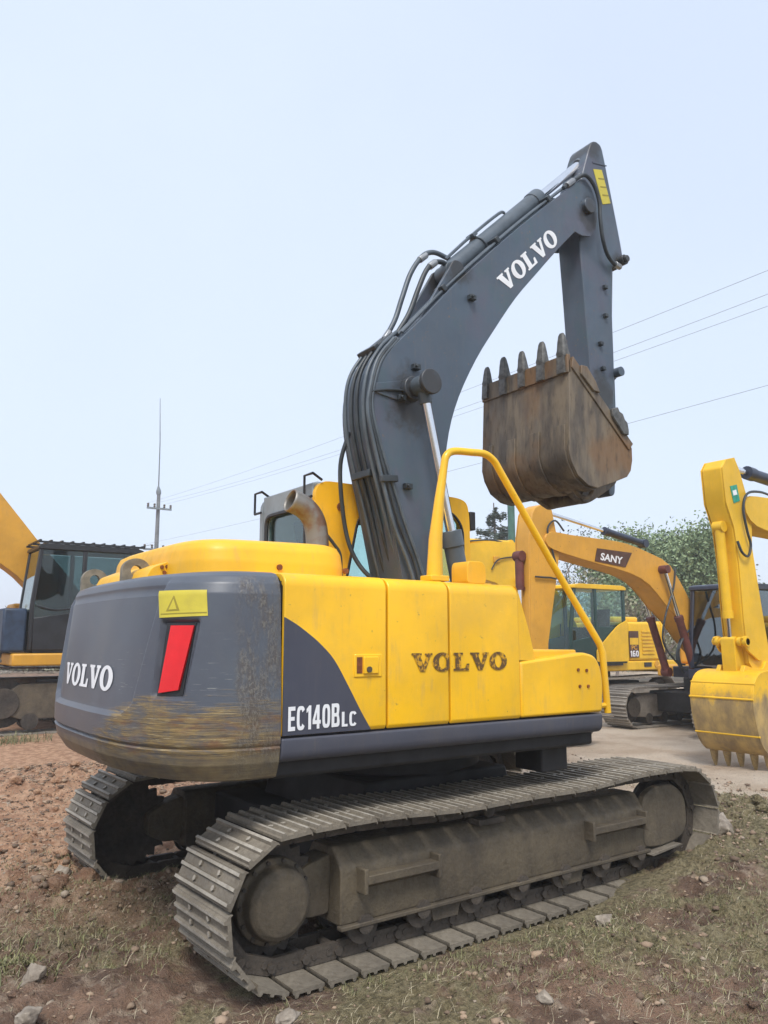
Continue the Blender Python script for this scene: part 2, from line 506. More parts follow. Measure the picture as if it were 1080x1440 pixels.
def gheight(x, y):
    x = np.asarray(x, float); y = np.asarray(y, float)
    near = np.exp(-((x-0.0)**2+(y+0.5)**2)/(2*6.0**2))
    h = (fbm(x, y, .55, 4, 3)-.5)*.16*(.35+.65*near)
    h += (fbm(x, y, 3.2, 4, 11)-.5)*.085*near
    r = 1-np.abs(2*fbm(x, y, 7.0, 3, 23)-1)
    h += (r-.72)*.062*near*(.5+1.1*fbm(x, y, .9, 3, 71))
    h += (fbm(x, y, 17., 3, 31)-.5)*.055*near
    for (mx, my, s, a) in MOUNDS:
        d = ((x-mx)**2+(y-my)**2)/(2*s*s)
        h += a*np.exp(-d)*(.55+.9*fbm(x, y, 5.5, 3, 41))
    # packed flat where the tracks stand
    for yc in (-.995, .995):
        m = np.clip(1-np.maximum(np.abs(x+.25)-1.47, 0)/.25, 0, 1)*np.clip(1-np.maximum(np.abs(y-yc)-.31, 0)/.14, 0, 1)
        m = m*m*(3-2*m)
        h = h*(1-m) + (-.012)*m
    m = np.clip(1-np.maximum(np.abs(x+.35)-1.25, 0)/.3, 0, 1)*np.clip(1-np.maximum(np.abs(y+1.42)-.10, 0)/.12, 0, 1)
    h = h*(1-.75*m) + (-.012)*.75*m
    # heaped soil that the front of the near track has ploughed into
    q = np.clip((x-.45)/1.25, 0, 1); q = q*q*(3-2*q)
    out = np.clip(1-(x-2.35)/1.1, 0, 1)*np.clip((y+3.1)/1.5, 0, 1)*np.clip((.2-y)/1.0, 0, 1)
    h = h + .165*q*np.clip(out, 0, 1)*(.72+.55*fbm(x, y, 2.6, 4, 61))*np.clip(1.15-.75*np.clip((y+1.28)/.2,0,1), 0, 1)
    # churned bank between the tracks behind the machine
    return h
def axis_pts(c, half, step, far, growth=1.13):
    core = np.arange(c-half, c+half+step/2, step)
    out = []; d = step; p = half
    while p < far:
        d *= growth; p += d; out.append(p)
    out = np.array(out)
    return np.concatenate([c-out[::-1], core, c+out])
gx = axis_pts(-.2, 4.4, .021, 420.0); gy = axis_pts(-.6, 3.7, .021, 420.0)
GX, GY = np.meshgrid(gx, gy, indexing='ij')
GZ = gheight(GX, GY)
nx, ny = len(gx), len(gy)
gme = bpy.data.meshes.new('ground')
co = np.stack([GX, GY, GZ], -1).reshape(-1, 3)
idx = np.arange(nx*ny).reshape(nx, ny)
quads = np.stack([idx[:-1,:-1], idx[1:,:-1], idx[1:,1:], idx[:-1,1:]], -1).reshape(-1, 4)
gme.vertices.add(len(co)); gme.vertices.foreach_set('co', co.ravel().astype(np.float32))
gme.loops.add(quads.size); gme.loops.foreach_set('vertex_index', quads.ravel().astype(np.int32))
gme.polygons.add(len(quads)); gme.polygons.foreach_set('loop_start', np.arange(0, quads.size, 4, dtype=np.int32))
gme.update(calc_edges=True)
gme.polygons.foreach_set('use_smooth', [True]*len(gme.polygons))

t = NT('packed_dirt', 0.92)
W = t.geo.outputs['Position']
sx = t.sep(W)
n_big = t.noise(0.55, 5, 0.6, W); n_mid = t.noise(2.6, 6, 0.65, W); n_fin = t.noise(34.0, 5, 0.7, W); n_gr = t.noise(120.0, 3, 0.6, W)
n_med = t.noise(9.0, 5, 0.6, W)
soil = t.mix(t.ramp(n_mid, 0.32, 0.68), (0.135,0.080,0.052), (0.38,0.235,0.155))
soil = t.mix(t.ramp(n_med, 0.50, 0.70), soil, (0.44,0.33,0.24))
red = t.mix(t.ramp(n_med, 0.35, 0.65), (0.42,0.215,0.12), (0.70,0.43,0.265))
# red-brown earth to the rear of the machine, pale trodden earth of the yard beyond it
m_red = t.math('MULTIPLY', t.ramp(t.math('ADD', sx[1], t.math('MULTIPLY', n_big, 2.6)), 1.2, 3.0), t.ramp(sx[0], 1.5, -1.0))
soil = t.mix(m_red, soil, red)
n_pale = t.noise(1.1, 6, 0.6, W)
pale = t.mix(t.ramp(n_pale, 0.35, 0.65), (0.56,0.43,0.31), (0.72,0.60,0.47))
yard = t.math('ADD', t.math('ADD', t.math('MULTIPLY', sx[0], 0.55), t.math('MULTIPLY', sx[1], 0.50)), t.math('MULTIPLY', n_big, 1.8))
m_yard = t.math('MULTIPLY', t.ramp(yard, 2.0, 3.3), t.ramp(t.math('SUBTRACT', sx[0], t.math('MULTIPLY', sx[1], .5)), -1.2, 1.8))
soil = t.mix(m_yard, soil, pale)
# thin dry turf in the foreground
m_turf = t.math('MULTIPLY', t.ramp(t.math('ADD', n_big, t.math('MULTIPLY', n_mid, 0.6)), 0.74, 0.82), t.ramp(t.math('ADD', sx[1], t.math('MULTIPLY', n_mid, 1.2)), 1.4, -.2))
turf = t.mix(t.ramp(n_fin, 0.35, 0.65), (0.120,0.112,0.044), (0.36,0.31,0.165))
soil = t.mix(t.math('MULTIPLY', m_turf, 0.8), soil, turf)
soil = t.mix(t.math('MULTIPLY', t.ramp(n_fin, 0.55, 0.72), 0.45), soil, (0.40,0.33,0.25))
soil = t.mix(t.math('MULTIPLY', t.ramp(n_fin, 0.45, 0.28), 0.6), soil, (0.055,0.037,0.027))
t.color(soil)
t.bump(t.math('ADD', t.math('MULTIPLY', n_fin, 1.0), t.math('MULTIPLY', n_gr, 0.6)), 1.0, 0.05)
gme.materials.append(t.m)
ground = bpy.data.objects.new('ground', gme); COL.objects.link(ground)
tag(ground, 'packed brown earth of the machinery yard with dry turf and clods', 'ground', kind='structure')
# ------------------------------------------------------------------ the main excavator (drives towards +X, its right side faces the camera)
EX = empty('crawler_excavator', (0,0,0))
tag(EX, 'large yellow and grey crawler excavator marked EC140B LC with boom raised over its own cab', 'excavator')

# ---- tracks
RS, XR, XF, ZC = 0.345, -1.515, 1.765, 0.372
NSHOE = 45
def track_loop():
    pts = []
    for k in range(41):                      # bottom run, front to rear
        x = XF + (XR-XF)*k/40; pts.append((x, ZC-RS))
    for k in range(1, 40):
        a = -math.pi/2 - math.pi*k/40; pts.append((XR+RS*math.cos(a), ZC+RS*math.sin(a)))
    for k in range(41):
        u = k/40; x = XR + (XF-XR)*u
        pts.append((x, ZC+RS - 0.030*math.sin(math.pi*u)**2 + 0.012*math.sin(3*math.pi*u)**2))
    for k in range(1, 40):
        a = math.pi/2 - math.pi*k/40; pts.append((XF+RS*math.cos(a), ZC+RS*math.sin(a)))
    return pts
def resample(pts, n):
    P = [Vector(p) for p in pts] + [Vector(pts[0])]
    L = [0]
    for a, b in zip(P, P[1:]): L.append(L[-1]+(b-a).length)
    out = []; step = L[-1]/n; i = 0
    for k in range(n):
        d = step*k
        while L[i+1] < d: i += 1
        t_ = (d-L[i])/max(L[i+1]-L[i], 1e-9)
        out.append(P[i].lerp(P[i+1], t_))
    return out, step
loop, PITCH = resample(track_loop(), NSHOE)

def shoe_mesh(width, pitch, mat, holes=True):
    mb = MB(); h = width/2; p = pitch*0.5
    # plate with a down-turned leading lip, triple grousers on the outside (+z)
    prof = [(-p*.91,0.0),(p*.85,0.0),(p*.93,-0.012),(p*.93,0.004),(p*.86,0.016),
            (p*.80,0.018),(p*.75,0.034),(p*.60,0.034),(p*.53,0.018),
            (p*.12,0.018),(p*.08,0.030),(-p*.08,0.030),(-p*.13,0.018),
            (-p*.56,0.018),(-p*.62,0.034),(-p*.77,0.034),(-p*.82,0.018),(-p*.91,0.014)]
    mb.prism(prof, -h, h)
    if holes:
        for sx_ in (-.36, .36):
            for sy in (-.105, .105):
                mb.cyl((p*sx_, sy*width/.6, 0.012), (p*sx_, sy*width/.6, 0.030), 0.014, 6)
    me = mb.mesh('track_shoe', mat, 30)
    me.materials.append(M['wornedge'])
    for f in me.polygons:                                     # grouser crests rubbed bright
        if min(me.vertices[i].co.z for i in f.vertices) > .0285: f.material_index = 1
    return me
def link_mesh(pitch, mat):
    mb = MB()
    for sy in (-1, 1):
        y0 = sy*.085
        mb.prism(round_poly([(-pitch*.52,-.085),(pitch*.46,-.085),(pitch*.52,-.03),(pitch*.44,-.004),(-pitch*.46,-.004),(-pitch*.55,-.04)], .015, 2), y0-.016, y0+.016)
        for sx_ in (-.22, .24):
            mb.cyl((pitch*sx_, y0-.020, -.045), (pitch*sx_, y0+.020, -.045), .017, 6)
    mb.cyl((pitch*.5,-.115,-.045), (pitch*.5,.115,-.045), .024, 8)
    return mb.mesh('track_link', mat, 30)
shoe_me = shoe_mesh(0.60, PITCH, M['shoe'])
hole_me = None
link_me = link_mesh(PITCH, M['link'])
def place_track(parent, yc, loop, pitch, shoe_me, link_me, jitter=0.004):
    n = len(loop)
    for k in range(n):
        a = loop[k]; b = loop[(k+1) % n]
        c = (a+b)/2; d = (b-a).normalized()
        # local x along the run, local z outward
        nrm = Vector((d.y, -d.x))
        mid = sum((Vector(p) for p in loop), Vector((0,0)))/n
        if (c-mid).dot(nrm) < 0: nrm = -nrm
        X = Vector((d.x, 0, d.y)); Z = Vector((nrm.x, 0, nrm.y)); Y = Z.cross(X)
        j = random.uniform(-jitter, jitter)
        m = Matrix(((X.x,Y.x,Z.x,c.x),(X.y,Y.y,Z.y,yc+j),(X.z,Y.z,Z.z,c.y),(0,0,0,1)))
        inst('track_shoe', shoe_me, parent, m)
        if link_me: inst('track_link', link_me, parent, m)

def lower_roller(r, yc):
    mb = MB()
    for s in (-1, 1):
        mb.cyl((0, s*.055, 0), (0, s*.125, 0), r, 18)
        mb.cyl((0, s*.125, 0), (0, s*.150, 0), r*1.16, 18)
        mb.cyl((0, s*.150, 0), (0, s*.185, 0), r*.55, 12)
    mb.cyl((0,-.06,0), (0,.06,0), r*.8, 14)
    return mb.mesh('track_roller', M['link'], 30)
roller_me = lower_roller(.088, 0)

for side in (-1, 1):
    yc = side*.995
    tr = empty('track'); tr.parent = EX
    place_track(tr, yc, loop, PITCH, shoe_me, link_me)
    o = -1 if side < 0 else 1                     # outward
    # frame beam with sloping top, bottom flange, end plates
    mb = MB()
    yo, yi = yc+o*.165, yc-o*.165
    sec = [(yo, .20),(yo, .475),(yo-o*.085,.575),(yi+o*.05,.575),(yi,.50),(yi,.20)]
    mb.prism(round_poly(sec, .02, 2), -1.17, 1.405, axis='x')
    fr = mb.build('track_frame', M['frame'], EX, bevel=.008)
    mb = MB(); mb.box(-1.18, 1.42, min(yo+o*.025, yo-o*.02), max(yo+o*.025, yo-o*.02), .186, .206)
    mb.build('bottom_flange', M['frame'], fr, bevel=.004)
    # rear forked end carrying the drive
    mb = MB(); mb.prism(round_poly([(-1.17,.24),(-1.16,.54),(-1.30,.50),(-1.42,.44),(-1.42,.30),(-1.30,.24)], .03), yc-.10*o, yc+.06*o)
    mb.build('drive_mount', M['frame'], fr, bevel=.01)
    # steps on the outside of the frame
    for (x0, x1, z0, z1) in ((-1.06,-.56,.385,.445),(.76,1.32,.385,.440)):
        st = MB()
        st.prism([(yo-o*.02,z0-.03),(yo-o*.02,z1),(yo+o*.075,z1),(yo+o*.075,z1-.045),(yo+o*.055,z1-.05)], x0, x1, axis='x')
        st.box(x0-.012, x0+.012, min(yo-o*.01,yo+o*.078), max(yo-o*.01,yo+o*.078), z0-.03, z1+.035)
        st.box(x1-.012, x1+.012, min(yo-o*.01,yo+o*.078), max(yo-o*.01,yo+o*.078), z0-.03, z1+.035)
        st.build('step', M['frame'], fr, bevel=.005)
    # carrier roller on its bracket
    mb = MB(); mb.box(-.20,.02, min(yc,yo+o*.01), max(yc,yo+o*.01), .565, .60)
    mb.cyl((-.09, yc-o*.10, .640), (-.09, yc+o*.15, .640), .045, 14)
    mb.build('carrier_roller', M['link'], fr, bevel=.004)
    # front idler, its sliding yoke and guard plate
    mb = MB()
    mb.cyl((XF, yc-.075, ZC), (XF, yc+.075, ZC), .235, 28)
    mb.cyl((XF, yc-.030, ZC), (XF, yc+.030, ZC), .262, 28)
    mb.cyl((XF, yc-.13, ZC), (XF, yc+.13, ZC), .10, 18)
    mb.build('idler_wheel', M['link'], EX, bevel=.008)
    mb = MB()
    mb.prism(round_poly([(1.36,.215),(1.39,.56),(1.56,.615),(1.77,.60),(1.89,.50),(1.90,.30),(1.81,.22),(1.56,.195)], .07, 4), yo-o*.055, yo+o*.005)
    mb.build('idler_guard', M['frame'], fr, bevel=.012)
    mb = MB()
    mb.prism([(1.37,.18),(1.73,.205),(1.77,.19),(1.41,.16)], yo-o*.12, yo+o*.05)
    mb.build('guide_plate', M['shoe'], fr, bevel=.004)
    # drive sprocket with teeth and the round travel-motor cover
    mb = MB()
    gear = []
    for k in range(42):
        rr = .250 if k % 2 else .290
        gear.append((XR+rr*math.cos(2*math.pi*k/42), ZC+rr*math.sin(2*math.pi*k/42)))
    mb.prism(gear, yc-.025, yc+.025)
    sp = mb.build('drive_sprocket', M['link'], EX, bevel=.004)
    mb = MB()
    c0 = Vector((XR, yc, ZC)); od = Vector((0, o, 0))
    mb.tube([c0+od*.02, c0+od*.09, c0+od*.10, c0+od*.155, c0+od*.175, c0+od*.18], [.205,.205,.178,.168,.140,.02], 36)
    mb.build('hub_cover', M['frame'], sp, bevel=.006)
    for k in range(14):
        a = 2*math.pi*k/14
        c = c0 + Vector((math.cos(a)*.191, 0, math.sin(a)*.191))
        mb = MB(); mb.cyl(c+od*.088, c+od*.106, .011, 6)
        mb.build('bolt', M['link'], sp)
    for k in range(7):
        x = -1.02 + k*.39
        ro = inst('track_roller', roller_me, EX, Matrix.Translation((x, yc, .193)))
    for x in (-.45, .62):                                   # chain guards between the rollers
        mb = MB(); mb.prism([(x-.12,.20),(x+.12,.20),(x+.09,.105),(x-.09,.105)], yo-o*.03, yo-o*.01)
        mb.build('chain_guard', M['frame'], fr, bevel=.004)

# ---- centre of the undercarriage
mb = MB()
mb.prism([(-.75,.34),(.75,.34),(.60,.78),(-.60,.78)], -.60, .60)
mb.box(-.95,-.62, -.84,.84, .36,.56); mb.box(.62,.95, -.84,.84, .36,.56)
mb.build('car_body', M['shadow'], EX, bevel=.02)
mb = MB(); mb.cyl((0,0,.75),(0,0,.985), .60, 40); mb.cyl((0,0,.80),(0,0,.90), .66, 40)
mb.build('slewing_ring', M['shadow'], EX)

# the undercarriage stands a touch skewed under the upper structure
SKEW = Matrix.Translation((-.05,.03,0)) @ Matrix.Rotation(R(2.0), 4, 'Z')
for ch in list(EX.children): ch.matrix_basis = SKEW @ ch.matrix_basis

# ---- upper frame
mb = MB()
mb.box(-1.60,.78, -1.17,1.17, .965,1.165)
mb.box(.75,1.25, -.42,.42, .985,1.15)
mb.box(.70,.95, .25,1.20, 1.0,1.12)
mb.build('upper_frame', M['shadow'], EX, bevel=.02)
mb = MB(); mb.box(.42,.66, -1.05,-.80, .80,.965); mb.build('step_bracket', M['shadow'], EX, bevel=.01)
for s in (-1, 1):
    mb = MB()
    mb.prism(round_poly([(s*1.13,1.042),(s*1.245,1.055),(s*1.25,1.168),(s*1.13,1.172)], [.0,.05,.012,.0], 4), -1.575, .795, axis='x')
    mb.build('side_skirt', M['skirt'], EX, bevel=.012, seg=3)

M['eye'] = plain('dusty_eye_steel', (0.20,0.18,0.14), .7, var=.3, scale=14)
# ---- right-hand body panels
YS = -1.245
def panel_profile(z0, z1, y_in=-.62, rad=.075):
    p = [(YS+.012, z0), (YS, z0+.02)]
    zc = z1-rad; 
    for k in range(7):
        a = math.pi/2*k/6
        p.append((YS+rad-rad*math.cos(a), zc+rad*math.sin(a)))
    p += [(y_in, z1+.012), (y_in, z1-.03)]
    p += [(YS+rad, z1-.03), (YS+.03, zc), (YS+.03, z0)]
    return p
def side_panel(name, x0, x1, z1=1.995):
    mb = MB(); mb.prism(panel_profile(1.178, z1), x0, x1, axis='x')
    return mb.build(name, M['yellow'], EX, bevel=.006, seg=2)
GAP = .009
rear_panel = side_panel('rear_side_door', -1.572, -.936-GAP)
mid_panel = side_panel('middle_side_door', -.930, -.498-GAP, 1.993)
front_panel = side_panel('front_side_door', -.492, .055, 1.990)
mb = MB(); mb.box(-1.58, .07, -1.205, -.5, 1.17, 1.95); mb.build('inner_bulkhead', M['black'], EX)

# dark swoosh sheet riveted to the rear door
curve = [(-1.572,1.766),(-1.50,1.728),(-1.43,1.682),(-1.363,1.632),(-1.277,1.548),(-1.188,1.41),(-1.11,1.28),(-1.045,1.181)]
sw = [(-1.572,1.181)] + curve
cs = smooth_path([(p[0], p[1], 0) for p in curve], 4)
sw = [(-1.572,1.181)] + [(p.x, p.y) for p in cs]
mb = MB(); mb.prism(sw, YS-.004, YS+.006)
mb.build('dark_corner_panel', M['darkgrey'], rear_panel, bevel=.002)
w = block_word('EC140B')
lettering('model_lettering', w, lambda u, v: (-1.545+u*.300, YS-.008, 1.203+v*.118+u*.006), M['white'], rear_panel)
w = block_word('LC', .12)
lettering('model_lettering', w, lambda u, v: (-1.232+u*.092, YS-.008, 1.207+v*.075), M['white'], rear_panel)
# door catch
mb = MB(); mb.prism([(-1.155,1.455),(-.978,1.455),(-.978,1.575),(-1.155,1.575)], YS-.006, YS+.004)
mb.build('catch_plate', M['yellow'], rear_panel, bevel=.004)
mb = MB(); mb.prism([(-1.140,1.475),(-1.105,1.475),(-1.105,1.560),(-1.140,1.560)], YS-.008, YS-.004)
mb.build('catch_recess', M['rust'], rear_panel)
mb = MB(); mb.prism([(-1.100,1.472),(-1.005,1.472),(-1.005,1.562),(-1.100,1.562)], YS-.016, YS-.004)
ca = mb.build('catch_handle', M['yellow'], rear_panel, bevel=.004)
mb = MB(); mb.cyl((-1.068,YS-.024,1.495),(-1.068,YS-.012,1.495), .016, 14)
mb.build('catch_lock', M['frame'], rear_panel)

# worn brown maker's name across the two doors
t = NT('worn_print', 0.6)
tn = t.noise(55.0, 4, 0.7); tn2 = t.noise(14.0, 3, 0.6)
t.color(t.mix(t.ramp(t.math('ADD', t.math('MULTIPLY', tn, .7), t.math('MULTIPLY', tn2, .3)), 0.49, 0.57), (0.115,0.062,0.018), (0.62,0.32,0.012)))
M['wornprint'] = t.m
SW = slab_word()
def split_word(word, lo, hi):
    fs = [f for f in word[1] if lo <= sum(word[0][i][0] for i in f)/len(f) < hi]
    return word[0], fs
SPL = (-.494+.777)/(.722)
lettering('name_lettering', split_word(SW, -1, SPL), lambda u, v: (min(-.777+u*.722, -.506), YS-.005, 1.475+v*.102), M['wornprint'], mid_panel)
lettering('name_lettering', split_word(SW, SPL, 9), lambda u, v: (max(-.777+u*.722, -.490), YS-.005, 1.475+v*.102), M['wornprint'], front_panel)

# sloping tank end and the low tool box in front
mb = MB()
mb.prism(round_poly([(.061,1.525),(.205,1.520),(.150,1.72),(.075,1.93),(.045,1.985),(.061,1.95)], [0,.02,.0,.0,.01,.0], 3), YS+.012, -.62)
mb.build('tank_end_cover', M['yellow'], EX, bevel=.015, seg=3)
mb = MB()
mb.prism(round_poly([(.061,1.180),(.800,1.180),(.825,1.40),(.765,1.545),(.64,1.568),(.061,1.516)], [0,.02,.10,.10,.02,0], 5), YS, -.60)
tb = mb.build('tool_box', M['yellow'], EX, bevel=.018, seg=3)
for (x, z) in ((.575,1.457),(.655,1.452),(.585,1.352),(.665,1.350)):
    mb = MB(); mb.cyl((x,YS-.008,z),(x,YS+.004,z), .011, 10); mb.build('bolt', M['rust'], tb)
mb = MB(); mb.box(.10,.66, -1.16,-.72, 1.530,1.585); mb.build('box_lid', M['yellow_hood'], EX, bevel=.01)

# tank top furniture
mb = MB(); mb.prism(round_poly([(-.145,2.005),(.015,2.005),(.015,2.115),(-.01,2.15),(-.13,2.15),(-.145,2.12)], .025, 3), -1.00, -.84)
mb.build('filler_box', M['yellow_hood'], EX, bevel=.02, seg=3)
mb = MB(); mb.box(.04,.05,-.9,-.7,1.99,2.0); mb.box(-.13,.20,-.85,-.66,2.0,2.025)
mb.build('tank_top_plate', M['yellow_hood'], EX, bevel=.008)
mb = MB(); mb.box(-1.58,.06, -.63,.24, 1.93,1.985); mb.box(-1.58,-.54,.24,1.235,1.18,1.985)
mb.build('deck_plate', M['yellow_hood'], EX, bevel=.01)

# ---- handrail
hy = -1.12
path = [(-.505,hy,2.02),(-.495,hy,2.25),(-.462,hy,2.50),(-.425,hy,2.70)]
arc = smooth_path([(-.425,hy,2.70),(-.405,hy,2.775),(-.345,hy,2.815),(-.20,hy,2.828),(-.085,hy,2.832),(-.005,hy,2.795),(.045,hy,2.735)], 5)
full = [Vector(p) for p in path[:-1]] + arc + [Vector((.50,-1.13,2.145)), Vector((.905,-1.15,1.625)), Vector((.928,-1.155,1.56)), Vector((.950,-1.16,1.16))]
mb = MB(); mb.tube(full, [.050,.042,.030]+[.024]*(len(full)-3), 12)
hr = mb.build('handrail', M['yellow'], EX, smooth=50)
mb = MB(); mb.box(-.57,-.43,hy-.05,hy+.06,1.995,2.03); mb.build('rail_foot', M['yellow'], hr, bevel=.006)
mb = MB(); mb.cyl((.80,-1.15,1.21),(.955,-1.158,1.21),.018,8); mb.build('rail_tie', M['yellow'], hr)

# ---- engine hood
mb = MB()
def hood_pt(u, v):
    # u around the plan outline, v up
    a = 2*math.pi*u; n = 5.0
    c, s_ = math.cos(a), math.sin(a)
    hx = .53*math.copysign(abs(c)**(2/n), c); hyy = .86*math.copysign(abs(s_)**(2/n), s_)
    lift = [(0,1.0,0.0),(.35,1.0,.10),(.62,.985,.175),(.80,.955,.215),(.92,.88,.238),(1.0,.02,.252)]
    for (a0,k0,z0),(a1,k1,z1) in zip(lift, lift[1:]):
        if v <= a1+1e-9:
            q = (v-a0)/(a1-a0); k = k0+(k1-k0)*q; z = z0+(z1-z0)*q; break
    x = -1.375+hx*k
    z *= 0.93 + 0.07*(x+1.9)/1.05
    return (x, .02+hyy*k, 1.985+z)
mb.grid(hood_pt, 97, 21)
hood = mb.build('engine_hood', M['yellow_hood'], EX, smooth=40)
for (x) in (-1.40, -.96):
    mb = MB(); mb.cyl((x,-.852,2.055),(x,-.832,2.055),.017,12); mb.build('bolt', M['rust'], hood)
# stepped rear apron of the hood with bolts, and the two lifting eyes on the counterweight
mb = MB()
mb.prism(round_poly([(-2.02,1.99),(-1.99,2.055),(-1.80,2.135),(-1.70,2.15),(-1.70,1.99)], .02, 3), -.42, .62)
ap = mb.build('hood_apron', M['yellow_hood'], EX, bevel=.015)
for (x,y,z) in ((-1.93,-.424,2.06),(-1.90,-.424,2.065),(-1.80,-.424,2.085),(-1.915,-.424,2.03)):
    mb = MB(); mb.cyl((x,y-.006,z),(x,y+.006,z),.011,8); mb.build('bolt', M['rust'], ap)
for yy in (-.12, .78):
    mb = MB()
    n = 24; outl = []
    for k in range(n+1):
        a = math.pi*k/n; outl.append((-1.985+.085*math.cos(a), 2.055+.075*math.sin(a)))
    outl = [(-1.90,1.96)] + outl + [(-2.07,1.96)]
    inn = [(-1.985+.034*math.cos(2*math.pi*k/20), 2.055+.034*math.sin(2*math.pi*k/20)) for k in range(20)]
    # plate with a hole: bridge the outline to the hole
    o0 = len(outl)
    def strip(y):
        return [(p[0], y, p[1]) for p in outl] + [(p[0], y, p[1]) for p in inn]
    tri = tessellate_polygon([[Vector((p[0],p[1],0)) for p in outl], [Vector((p[0],p[1],0)) for p in inn]])
    va = strip(yy-.022); vb = strip(yy+.022); N = len(va)
    fs = [tuple(t_) for t_ in tri] + [tuple(N+i for i in reversed(t_)) for t_ in tri]
    for i in range(o0): j = (i+1) % o0; fs.append((i, j, N+j, N+i))
    for i in range(20): j = (i+1) % 20; fs.append((o0+i, o0+j, N+o0+j, N+o0+i))
    mb.add(va+vb, fs)
    mb.build('lifting_eye', M['eye'], EX, smooth=30)

# ---- exhaust
mb = MB()
ep = smooth_path([(-.655,.02,2.15),(-.665,.02,2.38),(-.70,.02,2.50),(-.775,.02,2.575),(-.885,.02,2.615)], 6)
mb.tube(ep, .082, 20, cap=False)
ip = [p for p in ep]
t = NT('heat_stained_steel', 0.5, 0.55)
nz = t.noise(6.0, 4)
t.color(t.mix(t.ramp(nz, .45,.62), (0.25,0.24,0.22), (0.21,0.12,0.075)))
M['exhaust'] = t.m
eo = mb.build('exhaust_pipe', M['exhaust'], EX, smooth=60)
sm = eo.modifiers.new('wall', 'SOLIDIFY'); sm.thickness = .008
mb = MB(); mb.cyl(ep[-6], ep[-5], .072, 16); mb.build('pipe_bore', M['black'], eo)

# ---- counterweight
CWN = 3.0
ZI = [(.975,.12),(.985,.075),(1.06,.022),(1.105,.012),(1.125,.004),(1.135,.016),(1.15,.002),(1.20,.0),(1.30,.0),(1.88,.05),(1.935,.075),(1.97,.11),(1.99,.16),(2.0,.24)]
def interp(z, tab):
    for (a, va), (b, vb) in zip(tab, tab[1:]):
        if z <= b: 
            q = max(0.0, (z-a)/(b-a)); return va+(vb-va)*q
    return tab[-1][1]
def cw_raw(t_, z):
    ins = interp(z, ZI)
    s_, c = math.sin(t_), math.cos(t_)
    return Vector((-1.58-(.67-ins)*abs(c)**(2/CWN), math.copysign(1, s_)*(1.245-ins*.6)*abs(s_)**(2/CWN), z))
def sstep(a, b, x):
    q = min(1, max(0, (x-a)/(b-a))); return q*q*(3-2*q)
def cw_relief(t_, z):
    p = cw_raw(t_, z); d = 0.0
    yb = .775 + (z-1.3)*.22
    q = sstep(yb+.012, yb-.022, abs(p.y))*sstep(1.262, 1.292, z - .05*sstep(yb-.16, yb, abs(p.y))**2)*sstep(1.97,1.90,z)
    d += .030*q
    # tail-light pocket
    tt = abs(math.degrees(t_))
    u0 = 41.3+(z-1.39)*3.0; u1 = 55.5+(z-1.39)*14.0
    q = sstep(u0-1.0, u0+.6, tt)*sstep(u1+1.2, u1-.4, tt)*sstep(1.365,1.385,z)*sstep(1.755,1.738,z)
    d += .028*q
    return d
def cw_pt(t_, z, off=0.0, relief=True):
    p = cw_raw(t_, z)
    a = cw_raw(t_+.004, z)-cw_raw(t_-.004, z); b = cw_raw(t_, min(z+.004,2.0))-cw_raw(t_, max(z-.004,.975))
    n = b.cross(a)
    if n.length > 1e-9: n.normalize()
    if n.x > 0 and abs(n.x) > .3: n = -n
    if (p - Vector((-1.2,0,1.5))).dot(n) < 0: n = -n
    return p + n*(off - (cw_relief(t_, z) if relief else 0))
zs = sorted(set([round(.975+.0125*k, 4) for k in range(83)] + [a for a, b in ZI]))
zs = [z for z in zs if z <= 2.0]
ts = [R(-90+180*k/300) for k in range(301)]
mb = MB()
vs = [cw_pt(t_, z) for t_ in ts for z in zs]
nz_ = len(zs)
fs = [(i*nz_+j, (i+1)*nz_+j, (i+1)*nz_+j+1, i*nz_+j+1) for i in range(300) for j in range(nz_-1)]
mb.add(vs, fs)
# closed top, bottom and front face
top = [i*nz_+nz_-1 for i in range(301)]; bot = [i*nz_ for i in range(301)]
mb.f.append(tuple(top)); mb.f.append(tuple(reversed(bot)))
mb.f.append(tuple([j for j in range(nz_)] + [300*nz_+j for j in range(nz_-1,-1,-1)]))
t = NT('scraped_grey_casting', 0.45)
P = t.tc.outputs['Object']; sx = t.sep()
b1 = t.mix(t.ramp(t.noise(1.2,5,.6), .35,.65), (0.070,0.078,0.100), (0.090,0.106,0.130))
b1 = t.mix(t.math('MULTIPLY', t.ramp(t.noise(3.0,5,.65), .45,.7), .45), b1, (0.105,0.108,0.115))
fine = t.noise(7.0, 6, .72, t.coord((.7,.7,15.0)), .5)
thin = t.noise(16.0, 4, .7, t.coord((.35,.35,11.0)))
wide = t.noise(2.4, 5, .65, t.coord((.8,.8,3.2)), .6)
ptch = t.noise(1.7, 4, .6)
# scrape zone: low on the casting, ragged upper edge, heaviest towards the near corner
edge = t.math('ADD', t.math('ADD', sx[2], t.math('MULTIPLY', t.math('SUBTRACT', wide, .5), .75)), t.math('MULTIPLY', t.math('ADD', sx[1], 1.2), .13))
low = t.ramp(edge, 1.52, 1.18)
side = t.ramp(t.math('ADD', sx[1], t.math('MULTIPLY', t.math('SUBTRACT', ptch, .5), 1.6)), .10, -.95)
zone = t.math('MULTIPLY', low, side)
smear = t.ramp(t.math('ADD', t.math('MULTIPLY', wide, .5), t.math('ADD', t.math('MULTIPLY', fine, .5), t.math('MULTIPLY', zone, .34))), .56, .76)
msk = t.math('MULTIPLY', smear, t.ramp(zone, .02, .35))
str2 = fine; str_ = fine; spk0 = t.noise(30.,4,.7,t.coord((.6,.6,4.)))
mudc = t.mix(t.ramp(fine,.34,.66), (0.075,0.054,0.034), (0.30,0.205,0.075))
